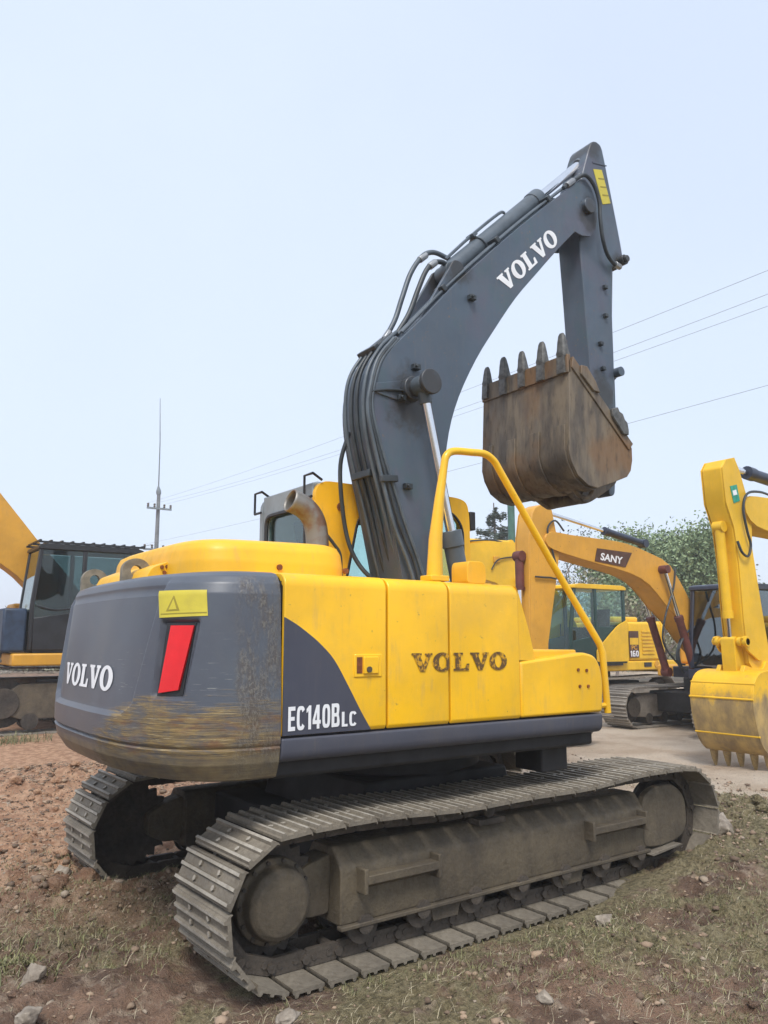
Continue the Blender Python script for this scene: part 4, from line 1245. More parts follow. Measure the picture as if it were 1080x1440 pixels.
def bg_cab(root, x0, x1, y0, y1, z0, z1, frame, roof_mat, gl, slope=.12, door_z=.36, guard=False):
    """x0 rear, x1 front; posts, sill panels, panes, roof"""
    cb = empty('cab'); cb.parent = root
    p = .075; zs_ = z0+(z1-z0)*door_z
    fx = lambda z: x1 - slope*max(0, (z-zs_))/(z1-zs_)           # raked windscreen
    posts = [(x0,y0),(x0,y1-p),(x0+(x1-x0)*.52,y0),(x0+(x1-x0)*.52,y1-p)]
    for (x, y) in posts:
        mb = MB(); mb.box(x, x+p, y, y+p, z0, z1-.05); mb.build('pillar', frame, cb, bevel=.015)
    for y in (y0, y1-p):
        mb = MB(); mb.prism([(x1-p,z0),(x1,z0),(x1,zs_),(fx(z1),z1-.05),(fx(z1)-p,z1-.05),(x1-p,zs_)], y, y+p); mb.build('pillar', frame, cb, bevel=.015)
    for y in (y0, y1-.045):
        mb = MB(); mb.box(x0+p, x0+(x1-x0)*.52, y, y+.045, z0, zs_+.10); mb.build('side_panel', frame, cb, bevel=.01)
        mb = MB(); mb.prism([(x0+(x1-x0)*.52+p,z0),(x1-p,z0),(x1-p,zs_-.22),(x0+(x1-x0)*.52+p,zs_-.10)], y, y+.045); dr = mb.build('door', frame, cb, bevel=.01)
        mb = MB(); yy = y-.02 if y == y0 else y+.065
        mb.tube([(x0+(x1-x0)*.60,yy,zs_-.2),(x0+(x1-x0)*.60,yy,zs_+.18)], .014, 6); mb.build('handle', frame, dr)
        mb = MB(); mb.box(x0+p, x0+(x1-x0)*.52, y+.018, y+.026, zs_+.10, z1-.07); mb.build('window', gl, cb)
        mb = MB(); mb.prism([(x0+(x1-x0)*.52+p,zs_-.10),(x1-p,zs_-.22),(x1-p,zs_),(fx(z1)-p,z1-.07),(x0+(x1-x0)*.52+p,z1-.07)], y+.018, y+.026); mb.build('window', gl, cb)
    mb = MB(); mb.box(x0+.01,x0+.05,y0+p,y1-p,z0,zs_+.15); mb.build('rear_panel', frame, cb, bevel=.01)
    mb = MB(); mb.box(x0+.02,x0+.03,y0+p,y1-p,zs_+.15,z1-.07); mb.build('window', gl, cb)
    mb = MB(); mb.prism([(x1-.05,z0),(x1-.01,z0),(x1-.01,zs_-.45),(x1-.05,zs_-.45)], y0+p, y1-p); mb.build('front_panel', frame, cb, bevel=.01)
    mb = MB(); mb.prism([(x1-.03,zs_-.45),(x1-.02,zs_-.45),(x1-.02,zs_),(fx(z1)-.02,z1-.07),(fx(z1)-.03,z1-.07),(x1-.03,zs_)], y0+p, y1-p); mb.build('windscreen', gl, cb)
    mb = MB(); mb.prism(round_poly([(x0-.03,z1-.055),(fx(z1)+.03,z1-.055),(fx(z1)+.01,z1+.02),(fx(z1)-.15,z1+.05),(x0+.1,z1+.05),(x0-.03,z1+.01)], .03), y0-.02, y1+.02)
    mb.build('roof', roof_mat, cb, bevel=.025)
    mb = MB(); mb.box(x0+.1,x1-.1,y0+.05,y1-.05,z0-.05,z0+.03); mb.build('floor_pan', M['black'], cb)
    mb = MB(); yc = (y0+y1)/2
    mb.box(x0+.35,x0+.85,yc-.24,yc+.24,z0+.35,z0+.58); mb.prism(round_poly([(x0+.28,z0+.55),(x0+.44,z0+.55),(x0+.34,z0+1.25),(x0+.22,z0+1.25)], .04), yc-.23, yc+.23)
    mb.build('seat', M['seat'], cb, bevel=.03)
    if guard:
        mb = MB()
        n = 11
        for k in range(n):
            x = x0-.02+(fx(z1)+.02-x0)*k/(n-1); mb.box(x-.018,x+.018,y0-.03,y1+.03,z1+.085,z1+.115)
        for y in (y0-.03,(y0+y1)/2,y1):
            mb.box(x0-.04,fx(z1)+.04,y-.02,y+.03,z1+.055,z1+.090)
        mb.build('roof_guard', M['black'], cb)
    return cb

def plate_boom(root, name, outl, hw, mat):
    mb = MB(); mb.prism(outl, -hw, hw)
    b = mb.build(name, mat, root, bevel=.02)
    for s in (-1, 1):
        mb = MB(); mb.prism(outl, s*(hw+.004), s*(hw+.018)); mb.build('side_plate', mat, b, bevel=.004)
    return b
def bg_bucket(root, outl, hw, mat, lip, lip_dir, nt=5):
    """outl runs lip -> round the back -> hinge"""
    s_ = [(p.x, p.y) for p in smooth_path([(x, z, 0) for x, z in outl], 3)]
    c = Vector((sum(p[0] for p in s_)/len(s_), sum(p[1] for p in s_)/len(s_)))
    inn_ = []
    for i, p in enumerate(s_):
        a = Vector(s_[max(i-1,0)]); b = Vector(s_[min(i+1,len(s_)-1)]); t_ = (b-a).normalized(); n_ = Vector((-t_.y, t_.x))
        if n_.dot(c-Vector(p)) < 0: n_ = -n_
        inn_.append((p[0]+n_.x*.03, p[1]+n_.y*.03))
    mb = MB(); mb.prism(s_+inn_[::-1], -hw+.02, hw-.02); bk = mb.build('bucket', mat, root, bevel=.006)
    for s in (-1, 1):
        mb = MB(); mb.prism(s_, s*(hw-.02), s*hw); mb.build('side_plate', mat, bk, bevel=.006)
        mb = MB(); mb.prism([outl[0], (outl[0][0]*.75+outl[-1][0]*.25, outl[0][1]*.75+outl[-1][1]*.25), (outl[0][0]*.72+c.x*.28, outl[0][1]*.72+c.y*.28)], s*(hw+.002), s*(hw+.025)); mb.build('side_cutter', mat, bk, bevel=.006)
    d = Vector((lip_dir[0], 0, lip_dir[1])).normalized(); q = Vector((0,1,0)); w_ = d.cross(q)
    mb = MB(); mb.tube([(0,0,-.10),(0,0,.0),(0,0,.03),(0,0,.16),(0,0,.25)], [.05,.060,.058,.040,.016], 8)
    tme = mb.mesh('tooth', M['tooth'] if mat is not M['bgbucket'] else M['bgtooth'], 30)
    for k in range(nt):
        y = -hw+.07+k*(2*hw-.14)/(nt-1)
        m = Matrix(((w_.x,q.x,d.x,lip[0]),(w_.y,q.y,d.y,y),(w_.z,q.z,d.z,lip[1]),(0,0,0,1)))
        inst('tooth', tme, bk, m)
    return bk
def ram(root, name, p0, p1, split, r, barrel, y=0.0, rr=None):
    e = empty(name); e.parent = root
    p0 = Vector((p0[0],y,p0[1])); p1 = Vector((p1[0],y,p1[1])); m = p0.lerp(p1, split)
    mb = MB(); mb.tube([p0, m.lerp(p0,.08), m.lerp(p0,.079), m], [r,r,r*1.15,r*1.15], 14); mb.cyl(p0-Vector((0,r*1.1,0)), p0+Vector((0,r*1.1,0)), r*1.2, 12); mb.build('barrel', barrel, e)
    mb = MB(); mb.cyl(m, p1, rr or r*.5, 10); mb.build('rod', M['chrome'], e)
    mb = MB(); mb.cyl(p1-Vector((0,r*1.2,0)), p1+Vector((0,r*1.2,0)), r*1.05, 12); mb.build('rod_eye', barrel, e)
def bg_hose(root, pts, r=.02):
    mb = MB(); mb.tube(smooth_path(pts, 5), r, 6); mb.build('hydraulic_hose', M['hose'], root, smooth=60)
def house(root, x0, x1, hw, z0, z1, mat, cwmat, cab_y, zc=None):
    """deck, engine house with louvred door panels, rounded counterweight at the back; the cab side is +y"""
    mb = MB(); mb.box(x0+.05,x1,-hw,hw,z0,z0+.22); mb.build('deck', mat, root, bevel=.03)
    xm = x0+.62; full = zc is None
    mb = MB(); mb.box(xm,x1-(1.75 if full else .75),-hw,hw,z0+.225,z1); mb.build('engine_house', mat, root, bevel=.06, seg=3)
    if full:
        mb = MB(); mb.box(x1-1.745,x1-.35,-hw,-hw+.75,z0+.225,z1-.08); mb.build('tank', mat, root, bevel=.05, seg=3)
    n = 16; o_ = [(xm-.005,-hw)] + [(xm-.05-(xm-.05-x0)*math.sin(math.pi*k/n)**.5, -hw+2*hw*k/n) for k in range(n+1)] + [(xm-.005,hw)]
    mb = MB(); mb.prism(o_, z0-.06, z1+.02, axis='z'); mb.build('counterweight', cwmat, root, bevel=.05, seg=3)
    mb = MB(); mb.box(xm+.10,x1-(1.95 if full else .95),-hw*.6,hw*.5,z1,z1+.14); mb.build('engine_hood', mat, root, bevel=.05, seg=3)
    return xm
M['bgtooth'] = plain('worn_yellow_tooth', (0.32,0.22,0.09), 0.6, var=.3, scale=14)
M['sanylabel'] = plain('brown_name_plate', (0.085,0.035,0.020), 0.5, var=.25)
M['redbrown'] = plain('red_primer', (0.12,0.035,0.028), 0.6, var=.3)
M['paleblue'] = plain('blue_steel', (0.022,0.040,0.075), 0.5, var=.3)
M['rodblue'] = plain('dark_blue_barrel', (0.022,0.030,0.055), 0.35, var=.2)

# ---- tan excavator with the brown name plate on its boom
SY = empty('crawler_excavator', (10.7, 4.25, 0), math.pi)
tag(SY, 'tan yellow excavator with dark blue cab and SANY plate on its boom', 'excavator')
top_ = undercarriage(SY, 1.62, .36, .98, .60, 44, M['bgtrack'])
house(SY, -2.2, .30, 1.22, .92, 1.85, M['bgyellow'], M['bgyellow'], 1, False)
mb = MB(); mb.box(.305,1.42,.26,1.24,.95,1.12); mb.box(.305,1.0,-.35,.25,.95,1.15); mb.build('cab_deck', M['navy'], SY, bevel=.02)
bg_cab(SY, -.25, 1.40, .30, 1.24, 1.14, 2.58, M['navy'], M['navy'], M['glassdark'], .14, .28)
so = [(.10,1.25),(.25,1.60),(.7,1.9),(1.18,2.39),(1.67,2.96),(2.21,3.15),(2.88,3.29),(3.43,3.32),(4.31,3.34),(4.72,3.36),(4.86,3.26),(4.81,3.12),(4.49,3.03),(3.64,2.90),(2.82,2.78),(2.31,2.60),(1.88,2.26),(1.49,1.99),(1.10,1.64),(.60,1.28),(.30,1.15)]
so = [(p.x,p.y) for p in smooth_path([(x,z,0) for x,z in so+[so[0]]],2)][:-1]
sb = plate_boom(SY, 'boom', so, .20, M['bgyellow'])
sa = [(5.09,3.63),(5.02,3.73),(4.83,3.81),(4.65,3.72),(4.58,3.41),(4.50,3.12),(4.56,2.77),(4.83,1.58),(4.86,.95),(5.0,.80),(5.16,.85),(5.22,1.42),(5.17,2.74),(5.17,3.19)]
sarm = plate_boom(SY, 'arm', sa, .15, M['bgyellow'])
mb = MB(); mb.prism([(3.73,2.94),(3.66,3.16),(2.76,3.135),(2.95,2.875)], .222, .228); pl = mb.build('name_plate', M['sanylabel'], sb)
pl['label'] = 'brown plate with white SANY lettering'
w = font_word('SANY', 0.03)
lettering('name_lettering', w, lambda u, v: (3.60-u*.56+.0*v-v*.03, .232, 2.965-u*.045+v*.125), M['white'], sb)
ram(SY, 'arm_cylinder', (2.14,3.36), (4.66,3.72), .42, .065, M['rodblue'])
for y in (-.30,.30): ram(SY, 'boom_cylinder', (1.25,1.05), (1.98,2.88), .55, .07, M['redbrown'], y)
mb = MB(); mb.cyl((1.98,-.38,2.88),(1.98,.38,2.88),.07,14); mb.build('cylinder_pin', M['redbrown'], sb)
ram(SY, 'bucket_cylinder', (5.25,2.95), (5.24,1.62), .40, .07, M['redbrown'])
bg_bucket(SY, [(4.05,.62),(4.12,.34),(4.40,.12),(4.75,.14),(5.02,.36),(5.12,.66),(5.05,.84)], .48, M['bucket'], (4.04,.66), (-.15,1))
bg_hose(SY, [(1.60,.26,2.93),(1.75,.30,2.55),(2.05,.32,2.05),(2.12,.30,1.60),(1.75,.28,1.25),(1.4,.2,1.2)], .018)
bg_hose(SY, [(1.0,.2,1.9),(1.45,.3,1.75),(1.70,.3,1.45),(1.55,.25,1.15),(1.2,.2,1.1)], .02)
bg_hose(SY, [(1.05,.12,1.9),(1.50,.2,1.62),(1.62,.2,1.30),(1.45,.2,1.05)], .02)
bg_hose(SY, [(4.4,.18,3.40),(4.62,.2,3.55),(4.80,.2,3.40),(4.72,.2,3.1),(4.6,.2,2.65),(4.8,.2,2.62),(5.1,.2,2.62)], .016)

# ---- bright yellow excavator with a green cab behind it
PC = empty('crawler_excavator', (11.8, 8.7, 0), math.pi)
tag(PC, 'bright yellow excavator with dark green cab and 160 on its flank, parked behind', 'excavator')
undercarriage(PC, 1.55, .37, 1.0, .60, 42, M['bgtrack'])
house(PC, -2.2, 1.40, 1.20, .92, 2.06, M['bgyellow2'], M['bgyellow2'], 1)
bg_cab(PC, -.13, 1.76, .32, 1.30, 1.10, 2.84, M['greencab'], M['bgyellow2'], M['glass'], .16, .42)
pb = [(.10,1.35),(.35,2.0),(.95,2.75),(1.55,3.55),(2.12,3.86),(3.11,3.82),(3.79,3.73),(4.60,3.58),(5.1,3.44),(5.1,3.12),(4.4,2.98),(3.66,2.99),(2.93,2.90),(2.32,2.51),(2.02,2.12),(1.50,1.70),(.70,1.30)]
pb = [(p.x,p.y) for p in smooth_path([(x,z,0) for x,z in pb+[pb[0]]],2)][:-1]
plate_boom(PC, 'boom', pb, .20, M['bgyellow2'])
plate_boom(PC, 'arm', [(5.35,3.75),(5.20,3.80),(4.95,3.55),(4.92,3.05),(5.05,2.2),(5.12,1.15),(5.32,1.12),(5.42,2.3),(5.45,3.2)], .15, M['bgyellow2'])
ram(PC, 'arm_cylinder', (2.3,3.86), (5.16,3.78), .60, .07, M['bgyellow2'])
ram(PC, 'bucket_cylinder', (5.5,3.3), (5.55,1.9), .62, .06, M['bgyellow2'])
for y in (-.32,.32): ram(PC, 'boom_cylinder', (1.35,1.0), (2.30,2.98), .55, .07, M['bgyellow2'], y)
bg_bucket(PC, [(4.35,.85),(4.38,.55),(4.62,.35),(4.98,.38),(5.22,.60),(5.32,.90),(5.25,1.12)], .48, M['bucket'], (4.34,.9), (-.15,1))
bg_hose(PC, [(2.2,.12,3.78),(2.9,.14,3.88),(3.6,.14,3.82),(4.4,.14,3.68)], .02)
mb = MB(); mb.box(2.85,3.02,.218,.26,3.36,3.50); mb.build('hose_lug', M['bgyellow3'], PC, bevel=.01)
bg_hose(PC, [(2.2,.235,3.55),(2.7,.25,3.48),(2.95,.26,3.40),(3.1,.25,3.20)], .016)
mb = MB(); mb.prism(round_poly([(.96,1.40),(.55,1.72),(.20,1.97),(-.11,2.085),(-.14,2.085),(-.14,1.14),(.96,1.14)], [.05,.1,.1,.03,0,0,.05]), 1.312, 1.335); mb.build('flank_panel', M['bgyellow2'], PC, bevel=.006)
mb = MB(); mb.box(-.68,-.33,1.203,1.212,1.22,1.84); pl2 = mb.build('model_plate', M['sanylabel'], PC)
mb = MB(); mb.box(-.66,-.35,1.213,1.217,1.52,1.68); mb.build('plate_stripe', M['bgyellow2'], pl2)
lettering('model_lettering', font_word('PC', .02), lambda u, v: (-.40-u*.20, 1.2165, 1.405+v*.10), M['bgyellow'], pl2)
lettering('model_lettering', block_word('160', .12), lambda u, v: (-.35-u*.30, 1.2165, 1.245+v*.135), M['white'], pl2)
for k in range(7):
    mb = MB(); mb.box(-1.25,-.80,1.203,1.222,1.30+k*.085,1.34+k*.085); mb.build('louvre', M['bgyellow2'], PC)
mb = MB(); mb.box(-1.12,-.85,1.203,1.215,1.00,1.10); mb.build('grille', M['black'], PC)
mb = MB(); mb.cyl((-1.32,1.203,1.05),(-1.32,1.222,1.05),.085,18); mb.build('access_cap', M['bgyellow3'], PC)

# ---- big ochre excavator with black cab at the left
LX = empty('crawler_excavator', (1.1, 12.0, 0), math.pi)
tag(LX, 'big ochre excavator with black guarded cab, half hidden by the grey counterweight', 'excavator')
M['glassmid'] = glass('smoky_glass', (0.46,0.56,0.56), 0.06)
undercarriage(LX, 1.95, .52, 1.32, .66, 46, M['frame'])  # darker frame material paints in the shade over this track
house(LX, -2.9, 1.85, 1.50, 1.18, 2.45, M['bgyellow3'], M['black'], 1)
bg_cab(LX, -.38, 1.60, .40, 1.42, 1.46, 3.34, M['black'], M['black'], M['glassmid'], .10, .42, guard=True)
lb = [(.10,1.75),(.30,2.35),(.85,3.05),(1.30,3.54),(2.05,4.43),(2.8,5.25),(3.6,5.7),(5.4,6.0),(5.6,5.8),(5.4,5.5),(3.9,5.05),(2.95,4.2),(2.3,3.35),(1.96,3.08),(1.65,2.86),(1.2,2.4),(.6,1.75)]
lb = [(p.x,p.y) for p in smooth_path([(x,z,0) for x,z in lb+[lb[0]]],2)][:-1]
plate_boom(LX, 'boom', lb, .24, M['bgyellow3'])
plate_boom(LX, 'arm', [(5.9,6.55),(5.7,6.62),(5.35,6.0),(5.25,5.4),(5.6,3.6),(5.75,2.3),(5.98,2.3),(6.05,3.8),(6.02,5.6)], .17, M['bgyellow3'])
ram(LX, 'arm_cylinder', (2.9,5.45), (5.68,6.5), .55, .09, M['rodblue'])
for y in (-.4,.4): ram(LX, 'boom_cylinder', (1.75,1.25), (2.55,3.75), .55, .09, M['rodblue'], y)
bg_bucket(LX, [(4.85,2.1),(4.85,1.6),(5.15,1.2),(5.65,1.2),(5.95,1.6),(6.02,2.05),(5.9,2.35)], .60, M['bucket'], (4.84,2.15), (-.1,1))
mb = MB(); mb.box(1.62,2.02,.35,1.35,1.42,2.20); mb.build('front_locker', M['paleblue'], LX, bevel=.04)
bg_hose(LX, [(1.5,1.46,2.25),(1.2,1.50,2.18),(.8,1.48,2.22),(.45,1.46,2.30)], .018)

# ---- lemon yellow excavator at the right, only its arm, boom and bucket in view
RX = empty('crawler_excavator', (11.6, 1.35, 0), math.pi)
tag(RX, 'lemon yellow excavator whose arm and toothed bucket stand beside the yard', 'excavator')
undercarriage(RX, 1.62, .36, .98, .60, 44, M['bgtrack'])
house(RX, -2.2, 1.35, 1.22, .92, 1.98, M['bgyellow2'], M['bgyellow2'], 1)
bg_cab(RX, -.25, 1.40, .30, 1.24, 1.14, 2.70, M['greencab'], M['bgyellow2'], M['glass'], .14, .4)
rb = [(.10,1.25),(.25,1.65),(.8,2.4),(1.5,3.15),(2.2,3.60),(3.2,3.72),(4.31,3.62),(4.78,3.60),(4.90,3.45),(4.80,3.26),(4.37,3.14),(3.2,3.10),(2.4,2.9),(1.7,2.3),(1.1,1.6),(.5,1.15)]
rb = [(p.x,p.y) for p in smooth_path([(x,z,0) for x,z in rb+[rb[0]]],2)][:-1]
rbm = plate_boom(RX, 'boom', rb, .19, M['bgyellow2'])
ra = [(5.32,3.95),(5.22,4.07),(5.02,4.12),(4.92,3.96),(4.78,3.60),(4.70,3.30),(4.74,2.89),(4.60,2.00),(4.48,1.31),(4.58,1.20),(4.88,1.20),(5.01,1.34),(5.06,1.9),(5.08,2.67),(5.14,3.15),(5.29,3.48)]
ram_ = plate_boom(RX, 'arm', ra, .15, M['bgyellow2'])
ram(RX, 'arm_cylinder', (2.4,3.85), (4.98,4.04), .80, .085, M['rodblue'])
ram(RX, 'bucket_cylinder', (5.22,3.16), (5.14,1.62), .80, .065, M['bgyellow2'])
for s in (-1,1):
    mb = MB(); mb.prism(round_poly([(5.22,1.68),(5.08,1.70),(4.78,1.52),(4.74,1.40),(4.84,1.36),(5.10,1.50)], .04), s*.19, s*.22); mb.build('guide_link', M['bgyellow2'], RX, bevel=.005)
mb = MB(); mb.prism(round_poly([(5.22,1.68),(5.06,1.66),(4.98,1.20),(5.08,1.12),(5.20,1.20)], .04), -.10, .10); mb.build('bucket_link', M['bgyellow2'], RX, bevel=.008)
mb = MB()
for k in range(6):
    y = -.20+k*.08; mb.cyl((5.14,y,1.62),(5.14,y+.05,1.62),.062,12)
mb.cyl((5.14,-.25,1.62),(5.14,.25,1.62),.045,12); mb.build('link_pin', M['bgyellow2'], RX)
for y in (-.17,.17):
    mb = MB(); mb.prism(round_poly([(4.40,1.16),(4.50,1.34),(4.66,1.36),(4.75,1.26),(5.0,1.28),(5.16,1.32),(5.22,1.22),(5.10,1.05),(4.6,1.02)], .03), y-.03, y+.03); mb.build('hinge_ear', M['bgyellow2'], RX, bevel=.006)
rk = [(5.06,.20),(5.17,.20),(5.33,.36),(5.42,.62),(5.455,.86),(5.42,1.06),(5.30,1.20),(5.10,1.25),(4.80,1.24),(4.46,1.16)]
bkr = bg_bucket(RX, rk, .45, M['bgbucket'], (5.09,.23), (-.10,-1))
for (a_, b_) in ((1.22,1.235),):
    pass
for (x, z) in ((5.40,1.09),(5.455,.90),(5.36,.44)):
    mb = MB(); mb.cyl((x,-.455,z),(x,.455,z),.014,8); mb.build('weld_rib', M['bgyellow2'], bkr)
M['greensticker'] = plain('green_sticker', (0.02,0.30,0.20), .5, var=.3, scale=20)
mb = MB(); mb.prism([(5.18,3.70),(5.02,3.74),(4.97,3.52),(5.12,3.47)], .170, .176); stk = mb.build('sticker', M['greensticker'], ram_)
mb = MB(); mb.prism([(5.14,3.64),(5.05,3.665),(5.03,3.60),(5.12,3.575)], .1765, .180); mb.build('sticker_print', M['white'], stk)
bg_hose(RX, [(4.2,.2,3.66),(4.55,.22,3.68),(4.86,.22,3.62),(4.98,.22,3.40),(4.92,.22,3.10),(4.86,.22,2.92),(4.94,.22,2.76),(5.08,.22,2.80),(5.14,.20,2.95)], .018)
# ------------------------------------------------------------------ poles and wires
M['concrete'] = plain('pole_concrete', (0.16,0.17,0.18), 0.85, var=.2)
M['steelgrey'] = plain('galvanised_steel', (0.22,0.25,0.27), 0.5, .5)
M['ceramic'] = plain('insulator_ceramic', (0.12,0.10,0.09), 0.3)
M['wire'] = plain('cable_sheath', (0.26,0.28,0.30), 0.5)
M['greenpost'] = plain('green_post_paint', (0.055,0.14,0.115), 0.5, var=.2)
UP = empty('utility_pole', (9.6, 33.8, 0))
tag(UP, 'tall grey utility pole with crossarms and a thin rod on top, far behind', 'utility pole')
mb = MB(); mb.tube([(0,0,-.2),(0,0,8.9)], [.15,.085], 14); mb.build('shaft', M['concrete'], UP)
for (z, h) in ((8.05,.62),(6.0,.70)):
    mb = MB(); mb.box(-h,h,-.22,-.14,z-.045,z+.045); ca2 = mb.build('crossarm', M['steelgrey'], UP)
    for x in (-h*.92,-h*.4,h*.4,h*.92):
        mb = MB(); mb.tube([(x,-.18,z+.045),(x,-.18,z+.10),(x,-.18,z+.14),(x,-.18,z+.20),(x,-.18,z+.24)], [.03,.07,.04,.07,.03], 8); mb.build('insulator', M['ceramic'], ca2)
mb = MB(); mb.tube([(0,0,8.8),(-.02,-.02,8.95),(-.05,-.04,9.2)], [.12,.13,.04], 12); mb.build('pole_cap', M['steelgrey'], UP)
mb = MB(); mb.tube([(-.03,-.02,9.1),(-.12,-.2,11.4),(-.32,-.5,13.6)], [.035,.026,.014], 6); mb.build('lightning_rod', M['steelgrey'], UP)
UP2 = empty('utility_pole', (11.0, -9.0, 0))
tag(UP2, 'grey utility pole with crossarm beyond the lemon yellow excavator', 'utility pole')
mb = MB(); mb.tube([(0,0,-.2),(0,0,8.9)], [.20,.13], 14); mb.build('shaft', M['concrete'], UP2)
mb = MB(); mb.box(-.95,.95,.14,.22,8.25,8.34); mb.build('crossarm', M['steelgrey'], UP2)
def cable(a, b, sag, label, r=.0042):
    mb = MB(); a = Vector(a); b = Vector(b); n = 48
    mb.tube([a.lerp(b, k/n) - Vector((0,0,sag*4*(k/n)*(1-k/n))) for k in range(n+1)], r, 5)
    o = mb.build('power_cable', M['wire'], None, smooth=60)
    tag(o, label, 'cable', 'overhead power cables')
cable((9.03,33.6,8.29),(10.05,-8.8,8.55),.42,'topmost overhead power cable crossing the sky behind the boom')
cable((9.35,33.6,8.29),(10.6,-8.8,8.48),.62,'middle overhead power cable crossing the sky behind the boom')
cable((9.85,33.6,8.29),(11.4,-8.8,8.48),.50,'third overhead power cable from the top, just under the middle one')
cable((8.96,33.6,6.24),(10.3,-8.8,6.40),.30,'lowest overhead power cable passing behind the bucket')
cable((9.32,33.6,6.24),(4.0,60.0,6.6),.30,'overhead power cable running from the far pole away to the left',.014)
GP = empty('post', (11.6, 10.8, 0)); tag(GP, 'plain green steel post behind the raised bucket', 'post')
mb = MB(); mb.tube([(0,0,-.1),(0,0,6.6)], [.105,.095], 16); mb.build('shaft', M['greenpost'], GP)
mb = MB(); mb.tube([(0,0,6.6),(0,0,6.66)], [.12,.09], 16); mb.build('cap', M['greenpost'], GP)
mb = MB(); mb.box(-.2,.2,-.2,.2,-.02,.03); mb.build('base_plate', M['greenpost'], GP)

# ------------------------------------------------------------------ trees
def leaf_mat(name, a, b, trans=.25):
    t = NT(name, 0.6)
    info = t.geo.outputs['Random Per Island']
    n = t.noise(.9, 3, .5, t.geo.outputs['Position'])
    t.color(t.mix(t.ramp(t.math('ADD', t.math('MULTIPLY', info, .55), t.math('MULTIPLY', n, .6)), .25, .85), a, b))
    return t.m
M['leaf'] = leaf_mat('broad_leaf', (0.10,0.16,0.075), (0.27,0.35,0.18))
M['leafpale'] = leaf_mat('pale_leaf', (0.15,0.15,0.09), (0.30,0.30,0.19))
M['needle'] = leaf_mat('needles', (0.030,0.055,0.042), (0.075,0.105,0.080))
M['bark'] = plain('bark', (0.13,0.105,0.085), .9, var=.3, scale=8)
M['twig'] = plain('twig_bark', (0.20,0.165,0.145), .9, var=.3, scale=8)

def quads_mesh(name, C_, size, mat, flat=0.0, aspect=.55):
    """many small leaf quads at the points C_"""
    n = len(C_)
    a = RNG.normal(size=(n,3)); a[:,2] *= (1-flat); a /= np.linalg.norm(a,axis=1)[:,None]+1e-9
    b = RNG.normal(size=(n,3)); b -= (b*a).sum(1)[:,None]*a; b /= np.linalg.norm(b,axis=1)[:,None]+1e-9
    s = size*RNG.uniform(.6,1.35,n)[:,None]
    u = a*s; v = b*s*aspect
    P_ = np.stack([C_-u, C_-v*.9+u*.05, C_+u, C_+v*.9+u*.05], 1).reshape(-1,3)
    me = bpy.data.meshes.new(name)
    me.vertices.add(4*n); me.vertices.foreach_set('co', P_.ravel().astype(np.float32))
    me.loops.add(4*n); me.loops.foreach_set('vertex_index', np.arange(4*n, dtype=np.int32))
    me.polygons.add(n); me.polygons.foreach_set('loop_start', np.arange(0,4*n,4,dtype=np.int32))
    me.update(calc_edges=True); me.materials.append(mat)
    return me
def grow(mb, p, d, L, r, depth, tips, spread=.55, kids=(2,3), n=5, up=.12):
    """recursive limb"""
    segs = 3; pts = [p]; rr = [r]
    q = p.copy(); dd = d.copy()
    for i in range(segs):
        dd = (dd + Vector((random.gauss(0,.10), random.gauss(0,.10), random.gauss(0,.06)+up*.4))).normalized()
        q = q + dd*(L/segs); pts.append(q.copy()); rr.append(r*(1-.42*(i+1)/segs))
        if depth <= 1: tips.append(q.copy())
    mb.tube(pts, rr, n, cap=False)
    if depth <= 0: return
    for k in range(random.randint(*kids)):
        b = pts[random.randint(1, segs)]
        ax = Vector((random.gauss(0,1), random.gauss(0,1), random.gauss(0,.6))).normalized()
        nd = (dd + ax*spread*random.uniform(.8,1.5) + Vector((0,0,up))).normalized()
        grow(mb, b, nd, L*random.uniform(.58,.82), r*.55, depth-1, tips, spread, kids, max(3, n-1), up)
def leafy_tree(name, loc, h, crown_r, label, leaf, nl=9000, size=.09, group=None, trunk_h=.35, bare=.0):
    random.seed(int(loc[0]*31+loc[1]*7)); t_ = empty(name, loc); tag(t_, label, 'tree', group)
    mb = MB(); tips = []
    mb.tube([(0,0,-.1),(0.03,0,h*trunk_h*.5),(0,.05,h*trunk_h)], [h*.028,h*.022,h*.018], 8)
    for k in range(6):
        a = k*1.05+random.random()
        grow(mb, Vector((0,.05,h*trunk_h*random.uniform(.75,1.0))), Vector((math.cos(a)*.75, math.sin(a)*.75, random.uniform(.5,1.0))).normalized(), h*.27, h*.012, 3, tips, .7, (2,3), 5)
    mb.build('trunk', M['bark'], t_, smooth=60, recalc=False)
    T = np.array([tuple(p) for p in tips])
    # leaf clumps hung on the branch tips, thinned by noise so that sky shows between
    c = np.array([0,0,h*.66]); sc = np.array([crown_r,crown_r,h*.36])
    rel = np.linalg.norm((T-c)/sc,axis=1)
    T = T[rel < 1.12]
    pick = RNG.integers(0,len(T),nl)
    C_ = T[pick] + RNG.normal(size=(nl,3))*np.array([.24,.24,.17])*crown_r/1.7
    keep = ((C_-c)/sc); keep = np.linalg.norm(keep,axis=1) < 1.15
    C_ = C_[keep]
    o = bpy.data.objects.new('crown', quads_mesh('crown', C_, size, leaf)); COL.objects.link(o); o.parent = t_
    return t_
